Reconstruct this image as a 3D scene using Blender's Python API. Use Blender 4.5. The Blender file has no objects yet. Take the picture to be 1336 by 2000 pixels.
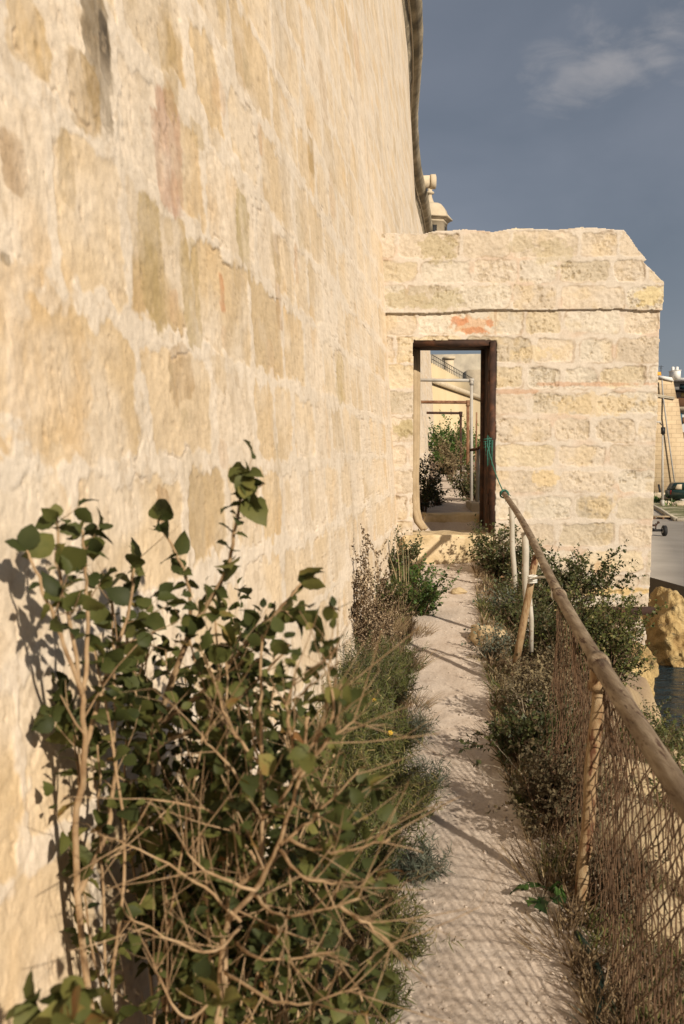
import bpy, math, random
import numpy as np
from mathutils import Vector, Matrix
from math import radians as R

SC = bpy.context.scene
COL = SC.collection
E = 1.68                      # eye height above the path at the camera
FPX = 1944.4                  # 35 mm lens on a 24 x 36 mm upright frame, in photo pixels
PITCH = R(3.385)

# ------------------------------------------------------------------ camera
cam = bpy.data.cameras.new('camera')
cam.sensor_fit = 'VERTICAL'
cam.sensor_height = 36.0
cam.sensor_width = 24.0
cam.lens = 35.0
cam.clip_start = 0.05
cam.clip_end = 6000
cam.dof.use_dof = True
cam.dof.focus_distance = 9.0
cam.dof.aperture_fstop = 6.3
camo = bpy.data.objects.new('camera', cam)
camo.location = (0, 0, E)
camo.rotation_euler = (R(90) - PITCH, 0, 0)
COL.objects.link(camo)
SC.camera = camo

# ------------------------------------------------------------------ light
SUN_EL = R(29)
SUN_H = Vector((0.56, -0.83)).normalized()        # horizontal direction towards the sun
SUN_STRENGTH = 5.0
world = bpy.data.worlds.new('World')
SC.world = world
world.use_nodes = True
wn, wl = world.node_tree.nodes, world.node_tree.links
wn.clear()
w_out = wn.new('ShaderNodeOutputWorld')
w_bg = wn.new('ShaderNodeBackground'); w_bg.inputs['Strength'].default_value = 0.1
w_sky = wn.new('ShaderNodeTexSky'); w_sky.sky_type = 'NISHITA'; w_sky.sun_disc = False
w_sky.sun_elevation = SUN_EL
w_sky.sun_rotation = math.atan2(SUN_H.x, SUN_H.y)
w_tc = wn.new('ShaderNodeTexCoord')
w_map = wn.new('ShaderNodeMapping'); w_map.inputs['Scale'].default_value = (1, 1, 2.2)
w_n = wn.new('ShaderNodeTexNoise'); w_n.inputs['Scale'].default_value = 3.4; w_n.inputs['Detail'].default_value = 7
w_n.inputs['Roughness'].default_value = 0.5; w_n.inputs['Distortion'].default_value = 0.4
w_r = wn.new('ShaderNodeValToRGB')
w_r.color_ramp.elements[0].position = 0.3; w_r.color_ramp.elements[0].color = (1.20, 1.35, 1.62, 1)
w_r.color_ramp.elements[1].position = 0.72; w_r.color_ramp.elements[1].color = (1.78, 1.90, 2.22, 1)
w_mix = wn.new('ShaderNodeMixRGB'); w_mix.inputs[0].default_value = 0.86
wl.new(w_tc.outputs['Generated'], w_map.inputs['Vector'])
wl.new(w_map.outputs['Vector'], w_n.inputs['Vector'])
wl.new(w_n.outputs['Fac'], w_r.inputs['Fac'])
wl.new(w_sky.outputs['Color'], w_mix.inputs[1])
wl.new(w_r.outputs['Color'], w_mix.inputs[2])
# one pale torn cloud, high up to the right
CD = Vector(((1200 - 668) / FPX, 1.0, (885 - 125) / FPX)).normalized()
w_dot = wn.new('ShaderNodeVectorMath'); w_dot.operation = 'DISTANCE'
w_cm = wn.new('ShaderNodeMapping'); w_cm.inputs['Scale'].default_value = (1.0, 1.0, 1.9)
wl.new(w_tc.outputs['Generated'], w_cm.inputs['Vector'])
wl.new(w_cm.outputs['Vector'], w_dot.inputs[0])
w_dot.inputs[1].default_value = (CD.x, CD.y, CD.z * 1.9)
w_n2 = wn.new('ShaderNodeTexNoise'); w_n2.inputs['Scale'].default_value = 13; w_n2.inputs['Detail'].default_value = 9
w_n2.inputs['Roughness'].default_value = 0.55; w_n2.inputs['Distortion'].default_value = 0.5
wl.new(w_map.outputs['Vector'], w_n2.inputs['Vector'])
w_mr = wn.new('ShaderNodeMapRange'); w_mr.inputs[1].default_value = 0.16; w_mr.inputs[2].default_value = 0.0
w_mr.inputs[3].default_value = -0.35; w_mr.inputs[4].default_value = 0.42
wl.new(w_dot.outputs['Value'], w_mr.inputs[0])
w_add = wn.new('ShaderNodeMath'); w_add.operation = 'ADD'
wl.new(w_mr.outputs[0], w_add.inputs[0]); wl.new(w_n2.outputs['Fac'], w_add.inputs[1])
w_cr = wn.new('ShaderNodeMapRange'); w_cr.interpolation_type = 'SMOOTHSTEP'
w_cr.inputs[1].default_value = 0.52; w_cr.inputs[2].default_value = 0.92; w_cr.inputs[4].default_value = 0.62
wl.new(w_add.outputs[0], w_cr.inputs[0])
w_mix2 = wn.new('ShaderNodeMixRGB'); w_mix2.inputs[2].default_value = (3.7, 3.55, 3.6, 1)
wl.new(w_cr.outputs[0], w_mix2.inputs[0]); wl.new(w_mix.outputs[0], w_mix2.inputs[1])
wl.new(w_mix2.outputs[0], w_bg.inputs['Color'])
wl.new(w_bg.outputs[0], w_out.inputs[0])

sun = bpy.data.lights.new('sun', 'SUN')
sun.energy = SUN_STRENGTH
sun.angle = R(1.1)
sun.color = (1.0, 0.89, 0.74)
suno = bpy.data.objects.new('sun', sun)
ce = math.cos(SUN_EL)
suno.rotation_euler = Vector((SUN_H.x * ce, SUN_H.y * ce, math.sin(SUN_EL))).to_track_quat('Z', 'Y').to_euler()
COL.objects.link(suno)

SC.view_settings.view_transform = 'Standard'
SC.view_settings.look = 'None'
SC.view_settings.exposure = 0.2
SC.view_settings.gamma = 1.0

# ------------------------------------------------------------------ helpers
cp, sp = math.cos(PITCH), math.sin(PITCH)

def ray(u, v):
    x = (u - 668) / FPX; y = -(v - 1000) / FPX
    return x / (cp + y * sp), (-sp + y * cp) / (cp + y * sp)     # X/Y and (Z-E)/Y

def at(u, v, Y):
    a, b = ray(u, v)
    return Vector((a * Y, Y, E + b * Y))

def _hash(ix, iy, seed):
    h = (ix.astype(np.int64) * 374761393 + iy.astype(np.int64) * 668265263 + seed * 1442695041) & 0xFFFFFFFF
    h = ((h ^ (h >> 13)) * 1274126177) & 0xFFFFFFFF
    h = h ^ (h >> 16)
    return (h & 0xFFFFFF) / float(0xFFFFFF)

def vnoise(x, y, seed=0):
    x = np.asarray(x, float); y = np.asarray(y, float)
    ix = np.floor(x); iy = np.floor(y)
    fx = x - ix; fy = y - iy
    fx = fx * fx * fx * (fx * (fx * 6 - 15) + 10); fy = fy * fy * fy * (fy * (fy * 6 - 15) + 10)
    a = _hash(ix, iy, seed); b = _hash(ix + 1, iy, seed); c = _hash(ix, iy + 1, seed); d = _hash(ix + 1, iy + 1, seed)
    return ((a + (b - a) * fx) * (1 - fy) + (c + (d - c) * fx) * fy) * 2 - 1

def fbm(x, y, o=4, seed=0, g=0.5):
    t = 0; amp = 1.0; s = 0
    for i in range(o):
        t = t + amp * vnoise(x * 2 ** i + 17.3 * i, y * 2 ** i - 9.1 * i, seed + i); s += amp; amp *= g
    return t / s

def sstep(a, b, x):
    t = np.clip((x - a) / (b - a), 0, 1)
    return t * t * (3 - 2 * t)

def tag(o, label=None, cat=None, group=None, kind=None):
    if label: o['label'] = label
    if cat: o['category'] = cat
    if group: o['group'] = group
    if kind: o['kind'] = kind
    return o

def empty(name, loc, rz=0.0):
    o = bpy.data.objects.new(name, None)
    o.empty_display_size = 0.2
    o.location = loc; o.rotation_euler = (0, 0, rz)
    COL.objects.link(o)
    return o

def np_obj(name, V, quads=None, tris=None, mat=None, parent=None, tint=None, col=None, smooth=False, world_coords=True):
    """one mesh object out of numpy arrays; V in world coordinates, moved into the parent's frame"""
    V = np.asarray(V, dtype=np.float32).reshape(-1, 3)
    if parent is not None and world_coords:
        base = parent
        off = Vector((0, 0, 0))
        while base is not None:
            off += base.location; base = base.parent
        V = V - np.array(off, dtype=np.float32)
    nq = 0 if quads is None else len(quads)
    nt = 0 if tris is None else len(tris)
    me = bpy.data.meshes.new(name)
    me.vertices.add(len(V)); me.vertices.foreach_set('co', V.ravel())
    loops = []
    if nq: loops.append(np.asarray(quads, dtype=np.int32).ravel())
    if nt: loops.append(np.asarray(tris, dtype=np.int32).ravel())
    loops = np.concatenate(loops)
    me.loops.add(len(loops)); me.loops.foreach_set('vertex_index', loops)
    me.polygons.add(nq + nt)
    starts = np.concatenate([np.arange(nq) * 4, nq * 4 + np.arange(nt) * 3]).astype(np.int32)
    me.polygons.foreach_set('loop_start', starts)
    if smooth:
        me.polygons.foreach_set('use_smooth', np.ones(nq + nt, dtype=bool))
    me.update(calc_edges=True)
    if tint is not None:
        a = me.attributes.new('tint', 'FLOAT', 'POINT'); a.data.foreach_set('value', np.asarray(tint, dtype=np.float32))
    if col is not None:
        a = me.attributes.new('col', 'FLOAT_COLOR', 'POINT')
        c4 = np.ones((len(V), 4), dtype=np.float32); c4[:, :3] = col
        a.data.foreach_set('color', c4.ravel())
    o = bpy.data.objects.new(name, me)
    COL.objects.link(o)
    if mat is not None: me.materials.append(mat)
    if parent is not None: o.parent = parent
    return o

class MB:
    """collects vertices, quads and triangles of one mesh"""
    def __init__(s): s.V = []; s.Q = []; s.T = []; s.tint = []
    def add(s, V, Q=(), T=(), t=0.5):
        b = len(s.V); s.V.extend(V); s.tint.extend([t] * len(V))
        s.Q.extend([tuple(i + b for i in q) for q in Q]); s.T.extend([tuple(i + b for i in q) for q in T])
    def box(s, c, d, rz=0.0, t=0.5, taper=1.0):
        x, y, z = (k / 2 for k in d); cr, sr = math.cos(rz), math.sin(rz)
        V = []
        for (i, j, k) in ((-1,-1,-1),(1,-1,-1),(1,1,-1),(-1,1,-1),(-1,-1,1),(1,-1,1),(1,1,1),(-1,1,1)):
            f = taper if k > 0 else 1.0
            X, Y = i * x * f, j * y * f
            V.append((c[0] + X * cr - Y * sr, c[1] + X * sr + Y * cr, c[2] + k * z))
        s.add(V, [(0,3,2,1),(4,5,6,7),(0,1,5,4),(1,2,6,5),(2,3,7,6),(3,0,4,7)], t=t)
    def tube(s, pts, rad, sides=6, t=0.5, cap=True, rough=0.0):
        pts = [Vector(p) for p in pts]
        n = len(pts)
        if not hasattr(rad, '__len__'): rad = [rad] * n
        V = []; up = None
        for i, p in enumerate(pts):
            d = (pts[min(i + 1, n - 1)] - pts[max(i - 1, 0)])
            d = d.normalized() if d.length > 1e-9 else Vector((0, 0, 1))
            if up is None:
                up = d.orthogonal().normalized()
            up = (up - d * up.dot(d))
            up = up.normalized() if up.length > 1e-6 else d.orthogonal().normalized()
            w = d.cross(up)
            for k in range(sides):
                a = 2 * math.pi * k / sides
                rr = rad[i] * (1 + (random.uniform(-rough, rough) if rough else 0))
                V.append(tuple(p + up * (math.cos(a) * rr) + w * (math.sin(a) * rr)))
        Q = []
        for i in range(n - 1):
            for k in range(sides):
                k2 = (k + 1) % sides
                Q.append((i * sides + k, i * sides + k2, (i + 1) * sides + k2, (i + 1) * sides + k))
        T = []
        if cap:
            V.append(tuple(pts[0])); V.append(tuple(pts[-1])); a, b = len(V) - 2, len(V) - 1
            for k in range(sides):
                k2 = (k + 1) % sides
                T.append((a, k2, k)); T.append((b, (n - 1) * sides + k, (n - 1) * sides + k2))
        s.add(V, Q, T, t)
    def lathe(s, c, prof, sides=16, rot=0.0, t=0.5):
        V = []; n = len(prof)
        for (r, z) in prof:
            for k in range(sides):
                a = 2 * math.pi * k / sides + rot
                V.append((c[0] + r * math.cos(a), c[1] + r * math.sin(a), c[2] + z))
        Q = [(i * sides + k, i * sides + (k + 1) % sides, (i + 1) * sides + (k + 1) % sides, (i + 1) * sides + k) for i in range(n - 1) for k in range(sides)]
        s.add(V, Q, t=t)
    def prism(s, poly, y0, y1, t=0.5):
        """outline in (x, z) extruded from y0 to y1"""
        n = len(poly)
        V = [(x, y0, z) for x, z in poly] + [(x, y1, z) for x, z in poly]
        cx = sum(p[0] for p in poly) / n; cz = sum(p[1] for p in poly) / n
        V += [(cx, y0, cz), (cx, y1, cz)]
        Q = [(i, (i + 1) % n, n + (i + 1) % n, n + i) for i in range(n)]
        T = [(2 * n, (i + 1) % n, i) for i in range(n)] + [(2 * n + 1, n + i, n + (i + 1) % n) for i in range(n)]
        s.add(V, Q, T, t)
    def build(s, name, mat, parent=None, smooth=False):
        return np_obj(name, np.array(s.V), s.Q or None, s.T or None, mat, parent, tint=s.tint, smooth=smooth)

def copy_tree(o, parent=None):
    c = o.copy(); COL.objects.link(c)
    if parent: c.parent = parent
    for ch in o.children: copy_tree(ch, c)
    return c

# ------------------------------------------------------------------ materials
def newmat(name):
    m = bpy.data.materials.new(name); m.use_nodes = True
    nt = m.node_tree; b = nt.nodes['Principled BSDF']
    return m, nt.nodes, nt.links, b

def noise_node(n, l, coord, scale, detail=4, rough=0.55):
    t = n.new('ShaderNodeTexNoise'); t.inputs['Scale'].default_value = scale
    t.inputs['Detail'].default_value = detail; t.inputs['Roughness'].default_value = rough
    l.new(coord, t.inputs['Vector']); return t

def ramp(n, l, fac, stops):
    r = n.new('ShaderNodeValToRGB')
    e = r.color_ramp.elements
    while len(e) < len(stops): e.new(0.5)
    for k, (p, c) in enumerate(stops):
        e[k].position = p; e[k].color = (*c, 1)
    l.new(fac, r.inputs['Fac']); return r

def bump(n, l, b, h, strength, dist, prev=None):
    q = n.new('ShaderNodeBump'); q.inputs['Strength'].default_value = strength; q.inputs['Distance'].default_value = dist
    l.new(h, q.inputs['Height'])
    if prev is not None: l.new(prev, q.inputs['Normal'])
    l.new(q.outputs[0], b.inputs['Normal']); return q.outputs[0]

def surf(name, c1, c2, scale=8, rough=0.85, bscale=60, bstr=0.4, bdist=0.004, metal=0.0, spots=None, c3=None, spec=0.3, stretch=None):
    m, n, l, b = newmat(name)
    tc = n.new('ShaderNodeTexCoord').outputs['Object']
    if stretch:
        mp = n.new('ShaderNodeMapping'); mp.inputs['Scale'].default_value = stretch; l.new(tc, mp.inputs['Vector']); tc = mp.outputs['Vector']
    t = noise_node(n, l, tc, scale, 6, 0.6)
    st = [(0.34, c1), (0.66, c2)] if c3 is None else [(0.3, c1), (0.5, c2), (0.68, c3)]
    r = ramp(n, l, t.outputs['Fac'], st)
    colr = r.outputs['Color']
    if spots:
        t2 = noise_node(n, l, tc, spots[1], 5, 0.7)
        r2 = ramp(n, l, t2.outputs['Fac'], [(spots[2], (0, 0, 0)), (spots[2] + 0.06, (1, 1, 1))])
        mx = n.new('ShaderNodeMixRGB'); l.new(r2.outputs['Color'], mx.inputs[0]); l.new(colr, mx.inputs[1])
        mx.inputs[2].default_value = (*spots[0], 1); colr = mx.outputs[0]
    l.new(colr, b.inputs['Base Color'])
    b.inputs['Roughness'].default_value = rough; b.inputs['Metallic'].default_value = metal
    b.inputs['Specular IOR Level'].default_value = spec
    tb = noise_node(n, l, tc, bscale, 5, 0.65)
    bump(n, l, b, tb.outputs['Fac'], bstr, bdist)
    return m

def masonry_mat(name, g1=55, g2=230, bstr=0.55, dist=0.005, streak=None):
    m, n, l, b = newmat(name)
    tc = n.new('ShaderNodeTexCoord').outputs['Object']
    at_ = n.new('ShaderNodeAttribute'); at_.attribute_name = 'col'
    t1 = noise_node(n, l, tc, g1 * 0.35, 6, 0.7)
    r1 = ramp(n, l, t1.outputs['Fac'], [(0.3, (0.80, 0.78, 0.74)), (0.55, (1, 1, 1)), (0.75, (1.06, 1.05, 1.04))])
    mx = n.new('ShaderNodeMixRGB'); mx.blend_type = 'MULTIPLY'; mx.inputs[0].default_value = 0.8
    l.new(at_.outputs['Color'], mx.inputs[1]); l.new(r1.outputs['Color'], mx.inputs[2])
    t2 = noise_node(n, l, tc, g2, 3, 0.6)
    r2 = ramp(n, l, t2.outputs['Fac'], [(0.3, (0.78, 0.76, 0.74)), (0.5, (1, 1, 1))])
    mx2 = n.new('ShaderNodeMixRGB'); mx2.blend_type = 'MULTIPLY'; mx2.inputs[0].default_value = 0.6
    l.new(mx.outputs[0], mx2.inputs[1]); l.new(r2.outputs['Color'], mx2.inputs[2])
    l.new(mx2.outputs[0], b.inputs['Base Color'])
    b.inputs['Roughness'].default_value = 0.95; b.inputs['Specular IOR Level'].default_value = 0.15
    v = bump(n, l, b, t1.outputs['Fac'], bstr * 0.6, dist * 1.6)
    bump(n, l, b, t2.outputs['Fac'], bstr, dist * 0.4, v)
    return m

def leaf_mat(name, stops, transl=0.25, rough=0.5, spec=0.35):
    m, n, l, b = newmat(name)
    a = n.new('ShaderNodeAttribute'); a.attribute_name = 'tint'
    tc = n.new('ShaderNodeTexCoord').outputs['Object']
    t = noise_node(n, l, tc, 45, 3, 0.6)
    ad = n.new('ShaderNodeMath'); ad.operation = 'MULTIPLY_ADD'; ad.inputs[1].default_value = 0.3; 
    l.new(t.outputs['Fac'], ad.inputs[0]); 
    sb = n.new('ShaderNodeMath'); sb.operation = 'SUBTRACT'; sb.inputs[1].default_value = 0.15
    l.new(a.outputs['Fac'], sb.inputs[0]); l.new(sb.outputs[0], ad.inputs[2])
    r = ramp(n, l, ad.outputs[0], stops)
    l.new(r.outputs['Color'], b.inputs['Base Color'])
    b.inputs['Roughness'].default_value = rough; b.inputs['Specular IOR Level'].default_value = spec
    tr = n.new('ShaderNodeBsdfTranslucent'); ms = n.new('ShaderNodeMixShader'); ms.inputs[0].default_value = transl
    l.new(r.outputs['Color'], tr.inputs['Color'])
    l.new(b.outputs[0], ms.inputs[1]); l.new(tr.outputs[0], ms.inputs[2])
    l.new(ms.outputs[0], n['Material Output'].inputs['Surface'])
    return m

M = {}
M['masonry'] = masonry_mat('fortress_masonry', bstr=0.38, dist=0.004)
M['gate_masonry'] = masonry_mat('gate_masonry', g1=70, g2=260, bstr=0.6, dist=0.006)
M['cordon'] = surf('cordon_stone', (0.14, 0.115, 0.08), (0.32, 0.26, 0.17), 1.6, 0.95, 12, 0.8, 0.03, c3=(0.54, 0.44, 0.30))
M['stone_far'] = surf('far_limestone', (0.46, 0.36, 0.24), (0.56, 0.45, 0.30), 0.35, 0.95, 3, 0.5, 0.05)
M['stone_grey'] = surf('weathered_limestone', (0.30, 0.26, 0.2), (0.46, 0.40, 0.3), 0.6, 0.95, 3, 0.7, 0.08)
M['stone_pale'] = surf('pale_limestone', (0.45, 0.37, 0.26), (0.58, 0.48, 0.34), 2, 0.95, 12, 0.4, 0.02)
M['render_yellow'] = surf('yellow_limestone', (0.50, 0.39, 0.23), (0.60, 0.48, 0.30), 0.25, 0.95, 2, 0.4, 0.04)
M['sill'] = surf('worn_sill_stone', (0.33, 0.24, 0.12), (0.55, 0.43, 0.26), 5, 0.95, 35, 0.7, 0.01, c3=(0.62, 0.5, 0.33))
M['rust'] = surf('dark_rust', (0.022, 0.012, 0.009), (0.05, 0.026, 0.017), 9, 0.8, 70, 0.7, 0.004, c3=(0.12, 0.05, 0.025), metal=0.1)
M['rust_mid'] = surf('brown_rust', (0.09, 0.04, 0.02), (0.19, 0.095, 0.05), 12, 0.85, 90, 0.6, 0.003, c3=(0.28, 0.17, 0.1))
M['mesh_rust'] = surf('rusted_wire', (0.06, 0.036, 0.02), (0.17, 0.10, 0.055), 30, 0.75, 200, 0.3, 0.001, metal=0.2)
M['rail'] = surf('weathered_pipe', (0.10, 0.068, 0.042), (0.19, 0.14, 0.09), 3, 0.85, 9, 0.8, 0.004, c3=(0.29, 0.23, 0.16), spots=((0.075, 0.042, 0.026), 4, 0.56), stretch=(12, 1.6, 12))
M['pole_pale'] = surf('pale_painted_pipe', (0.36, 0.32, 0.25), (0.46, 0.42, 0.35), 9, 0.6, 70, 0.3, 0.002, spots=((0.22, 0.13, 0.07), 14, 0.62))
M['pole_rust'] = surf('rusty_post', (0.20, 0.11, 0.05), (0.30, 0.20, 0.105), 8, 0.8, 80, 0.6, 0.003, spots=((0.11, 0.045, 0.02), 2.4, 0.54), c3=(0.36, 0.27, 0.16), stretch=(9, 9, 2.2))
M['galv'] = surf('galvanised_pipe', (0.34, 0.31, 0.27), (0.46, 0.43, 0.38), 7, 0.5, 60, 0.2, 0.002)
M['wood_post'] = surf('bleached_timber', (0.30, 0.22, 0.13), (0.42, 0.32, 0.2), 7, 0.9, 50, 0.6, 0.004)
M['rope'] = surf('green_rope', (0.02, 0.085, 0.06), (0.045, 0.16, 0.12), 60, 0.7, 300, 0.6, 0.002)
M['cord'] = surf('white_cord', (0.5, 0.48, 0.42), (0.66, 0.64, 0.58), 60, 0.8, 300, 0.6, 0.002)
M['hose'] = surf('dark_green_hose', (0.008, 0.02, 0.014), (0.014, 0.03, 0.021), 20, 0.5, 100, 0.2, 0.001)
M['rock'] = surf('ochre_rock', (0.24, 0.15, 0.06), (0.40, 0.28, 0.12), 1.6, 0.9, 4, 1.0, 0.16, c3=(0.50, 0.38, 0.19), spots=((0.13, 0.10, 0.05), 2.2, 0.6))
M['rock_small'] = surf('limestone_rubble', (0.40, 0.30, 0.17), (0.56, 0.44, 0.27), 7, 0.95, 40, 0.8, 0.01)
M['pebble'] = surf('pale_pebbles', (0.42, 0.34, 0.27), (0.56, 0.48, 0.39), 30, 0.95, 150, 0.5, 0.002)
M['quay'] = surf('quay_concrete', (0.30, 0.28, 0.25), (0.36, 0.335, 0.30), 0.5, 0.9, 6, 0.3, 0.01)
M['white'] = surf('white_paint', (0.62, 0.6, 0.56), (0.74, 0.72, 0.68), 2, 0.7, 20, 0.2, 0.004)
M['grey_wall'] = surf('grey_render', (0.30, 0.29, 0.27), (0.38, 0.37, 0.35), 2, 0.8, 20, 0.2, 0.004)
M['yellow_wall'] = surf('yellow_render', (0.62, 0.5, 0.2), (0.68, 0.56, 0.26), 2, 0.8, 20, 0.2, 0.004)
M['orange'] = surf('orange_tarpaulin', (0.62, 0.28, 0.03), (0.7, 0.36, 0.05), 4, 0.7, 20, 0.2, 0.004)
M['black'] = surf('black_rubber', (0.012, 0.012, 0.012), (0.025, 0.024, 0.023), 12, 0.7, 60, 0.3, 0.002)
M['dark_metal'] = surf('dark_steel', (0.02, 0.02, 0.022), (0.04, 0.038, 0.036), 12, 0.5, 60, 0.3, 0.002, metal=0.4)
M['glass'] = surf('dark_glass', (0.015, 0.03, 0.035), (0.02, 0.045, 0.05), 3, 0.12, 5, 0.0, 0.001, spec=0.6)
M['blue_wood'] = surf('blue_green_shutter', (0.02, 0.07, 0.10), (0.03, 0.09, 0.13), 8, 0.6, 30, 0.3, 0.004)
M['brown_wood'] = surf('brown_shutter', (0.12, 0.06, 0.03), (0.16, 0.08, 0.04), 8, 0.7, 30, 0.3, 0.004)
M['car_paint'] = surf('dark_green_paint', (0.012, 0.03, 0.025), (0.016, 0.036, 0.03), 3, 0.25, 10, 0.0, 0.001, spec=0.6)
M['red'] = surf('red_paint', (0.3, 0.03, 0.02), (0.4, 0.05, 0.03), 6, 0.6, 30, 0.2, 0.003)
M['bark'] = surf('tan_bark', (0.20, 0.12, 0.06), (0.33, 0.22, 0.12), 25, 0.9, 160, 0.5, 0.002, c3=(0.42, 0.30, 0.18))
M['twig_dark'] = surf('brown_twigs', (0.10, 0.06, 0.035), (0.2, 0.13, 0.08), 25, 0.9, 160, 0.4, 0.002)
M['twig_grey'] = surf('grey_twigs', (0.2, 0.16, 0.11), (0.34, 0.28, 0.2), 25, 0.9, 160, 0.4, 0.002)
M['leaf'] = leaf_mat('broad_leaves', [(0.0, (0.026, 0.034, 0.011)), (0.35, (0.054, 0.064, 0.017)), (0.62, (0.10, 0.105, 0.028)), (0.85, (0.19, 0.175, 0.05)), (0.97, (0.24, 0.12, 0.04))], 0.28, 0.6, 0.22)
M['leaf_small'] = leaf_mat('small_leaves', [(0.0, (0.030, 0.038, 0.012)), (0.4, (0.060, 0.070, 0.022)), (0.75, (0.11, 0.115, 0.04)), (0.97, (0.20, 0.12, 0.06))], 0.2, 0.55)
M['leaf_bright'] = leaf_mat('bright_leaves', [(0.0, (0.02, 0.05, 0.012)), (0.4, (0.05, 0.10, 0.02)), (0.8, (0.12, 0.18, 0.04)), (1.0, (0.22, 0.22, 0.06))], 0.3, 0.5)
M['herb'] = leaf_mat('feathery_herb', [(0.0, (0.03, 0.038, 0.012)), (0.42, (0.068, 0.08, 0.018)), (0.72, (0.13, 0.14, 0.035)), (0.95, (0.30, 0.23, 0.10))], 0.2, 0.6)
M['herb_grey'] = leaf_mat('grey_herb', [(0.0, (0.06, 0.075, 0.05)), (0.45, (0.10, 0.12, 0.085)), (0.8, (0.17, 0.185, 0.13)), (1.0, (0.27, 0.23, 0.13))], 0.15, 0.7)
M['dry'] = leaf_mat('dry_grass', [(0.0, (0.10, 0.065, 0.035)), (0.45, (0.22, 0.15, 0.08)), (0.8, (0.36, 0.27, 0.15)), (1.0, (0.46, 0.37, 0.22))], 0.15, 0.7)
M['seed'] = leaf_mat('dry_flower_heads', [(0.0, (0.16, 0.11, 0.065)), (0.5, (0.32, 0.23, 0.14)), (1.0, (0.5, 0.39, 0.25))], 0.1, 0.8)
M['flower'] = leaf_mat('yellow_petals', [(0.0, (0.7, 0.42, 0.02)), (1.0, (0.8, 0.55, 0.04))], 0.2, 0.6)
M['rusty_leaf'] = leaf_mat('brown_scrub', [(0.0, (0.045, 0.036, 0.018)), (0.5, (0.10, 0.078, 0.04)), (1.0, (0.22, 0.17, 0.09))], 0.1, 0.8)

def ground_mat():
    m, n, l, b = newmat('path_earth')
    tc = n.new('ShaderNodeTexCoord').outputs['Object']
    a = n.new('ShaderNodeAttribute'); a.attribute_name = 'col'
    t1 = noise_node(n, l, tc, 5, 7, 0.65)
    r1 = ramp(n, l, t1.outputs['Fac'], [(0.32, (0.80, 0.76, 0.72)), (0.6, (1, 1, 1))])
    mx = n.new('ShaderNodeMixRGB'); mx.blend_type = 'MULTIPLY'; mx.inputs[0].default_value = 0.9
    l.new(a.outputs['Color'], mx.inputs[1]); l.new(r1.outputs['Color'], mx.inputs[2])
    t2 = noise_node(n, l, tc, 70, 5, 0.75)
    r2 = ramp(n, l, t2.outputs['Fac'], [(0.34, (0.72, 0.69, 0.66)), (0.5, (1, 1, 1)), (0.66, (1.05, 1.05, 1.05))])
    mx2 = n.new('ShaderNodeMixRGB'); mx2.blend_type = 'MULTIPLY'; mx2.inputs[0].default_value = 0.7
    l.new(mx.outputs[0], mx2.inputs[1]); l.new(r2.outputs['Color'], mx2.inputs[2])
    l.new(mx2.outputs[0], b.inputs['Base Color'])
    b.inputs['Roughness'].default_value = 0.97; b.inputs['Specular IOR Level'].default_value = 0.1
    vo = n.new('ShaderNodeTexVoronoi'); vo.inputs['Scale'].default_value = 55; l.new(tc, vo.inputs['Vector'])
    v = bump(n, l, b, vo.outputs['Distance'], 0.15, 0.008)
    v = bump(n, l, b, t2.outputs['Fac'], 0.5, 0.010, v)
    t3 = noise_node(n, l, tc, 260, 3, 0.7)
    bump(n, l, b, t3.outputs['Fac'], 0.5, 0.003, v)
    return m
M['earth'] = ground_mat()

def sea_mat():
    m, n, l, b = newmat('sea_water')
    tc = n.new('ShaderNodeTexCoord').outputs['Object']
    b.inputs['Base Color'].default_value = (0.012, 0.028, 0.036, 1); b.inputs['Roughness'].default_value = 0.12
    b.inputs['IOR'].default_value = 1.33
    mp = n.new('ShaderNodeMapping'); mp.inputs['Scale'].default_value = (1.0, 2.2, 1); l.new(tc, mp.inputs['Vector'])
    t = noise_node(n, l, mp.outputs[0], 1.1, 6, 0.6)
    v = bump(n, l, b, t.outputs['Fac'], 1.0, 0.5)
    t2 = noise_node(n, l, mp.outputs[0], 5, 4, 0.6)
    bump(n, l, b, t2.outputs['Fac'], 0.8, 0.08, v)
    return m
M['sea'] = sea_mat()

# ------------------------------------------------------------------ the lie of the land
wk = np.array([(-6, -1.57), (0, -.79), (6, -.01), (12, .78), (17.57, 1.52), (20.3, 1.77), (24.1, 1.94), (28.3, 2.34), (32, 2.9), (35.8, 3.36), (37, 3.5)])
def wallx(Y):
    """x of the fortress wall face at eye level, smoothed"""
    Y = np.asarray(Y, float); s = 0
    for d in (-1.2, -.6, 0, .6, 1.2): s = s + np.interp(Y + d, wk[:, 0], wk[:, 1])
    return s / 5
BAT = 0.058
def wall_at(u, v, off=0.0):
    a, b = ray(u, v)
    Y = -.79 / (a - .13 + BAT * b)
    return Y, b * Y

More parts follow.
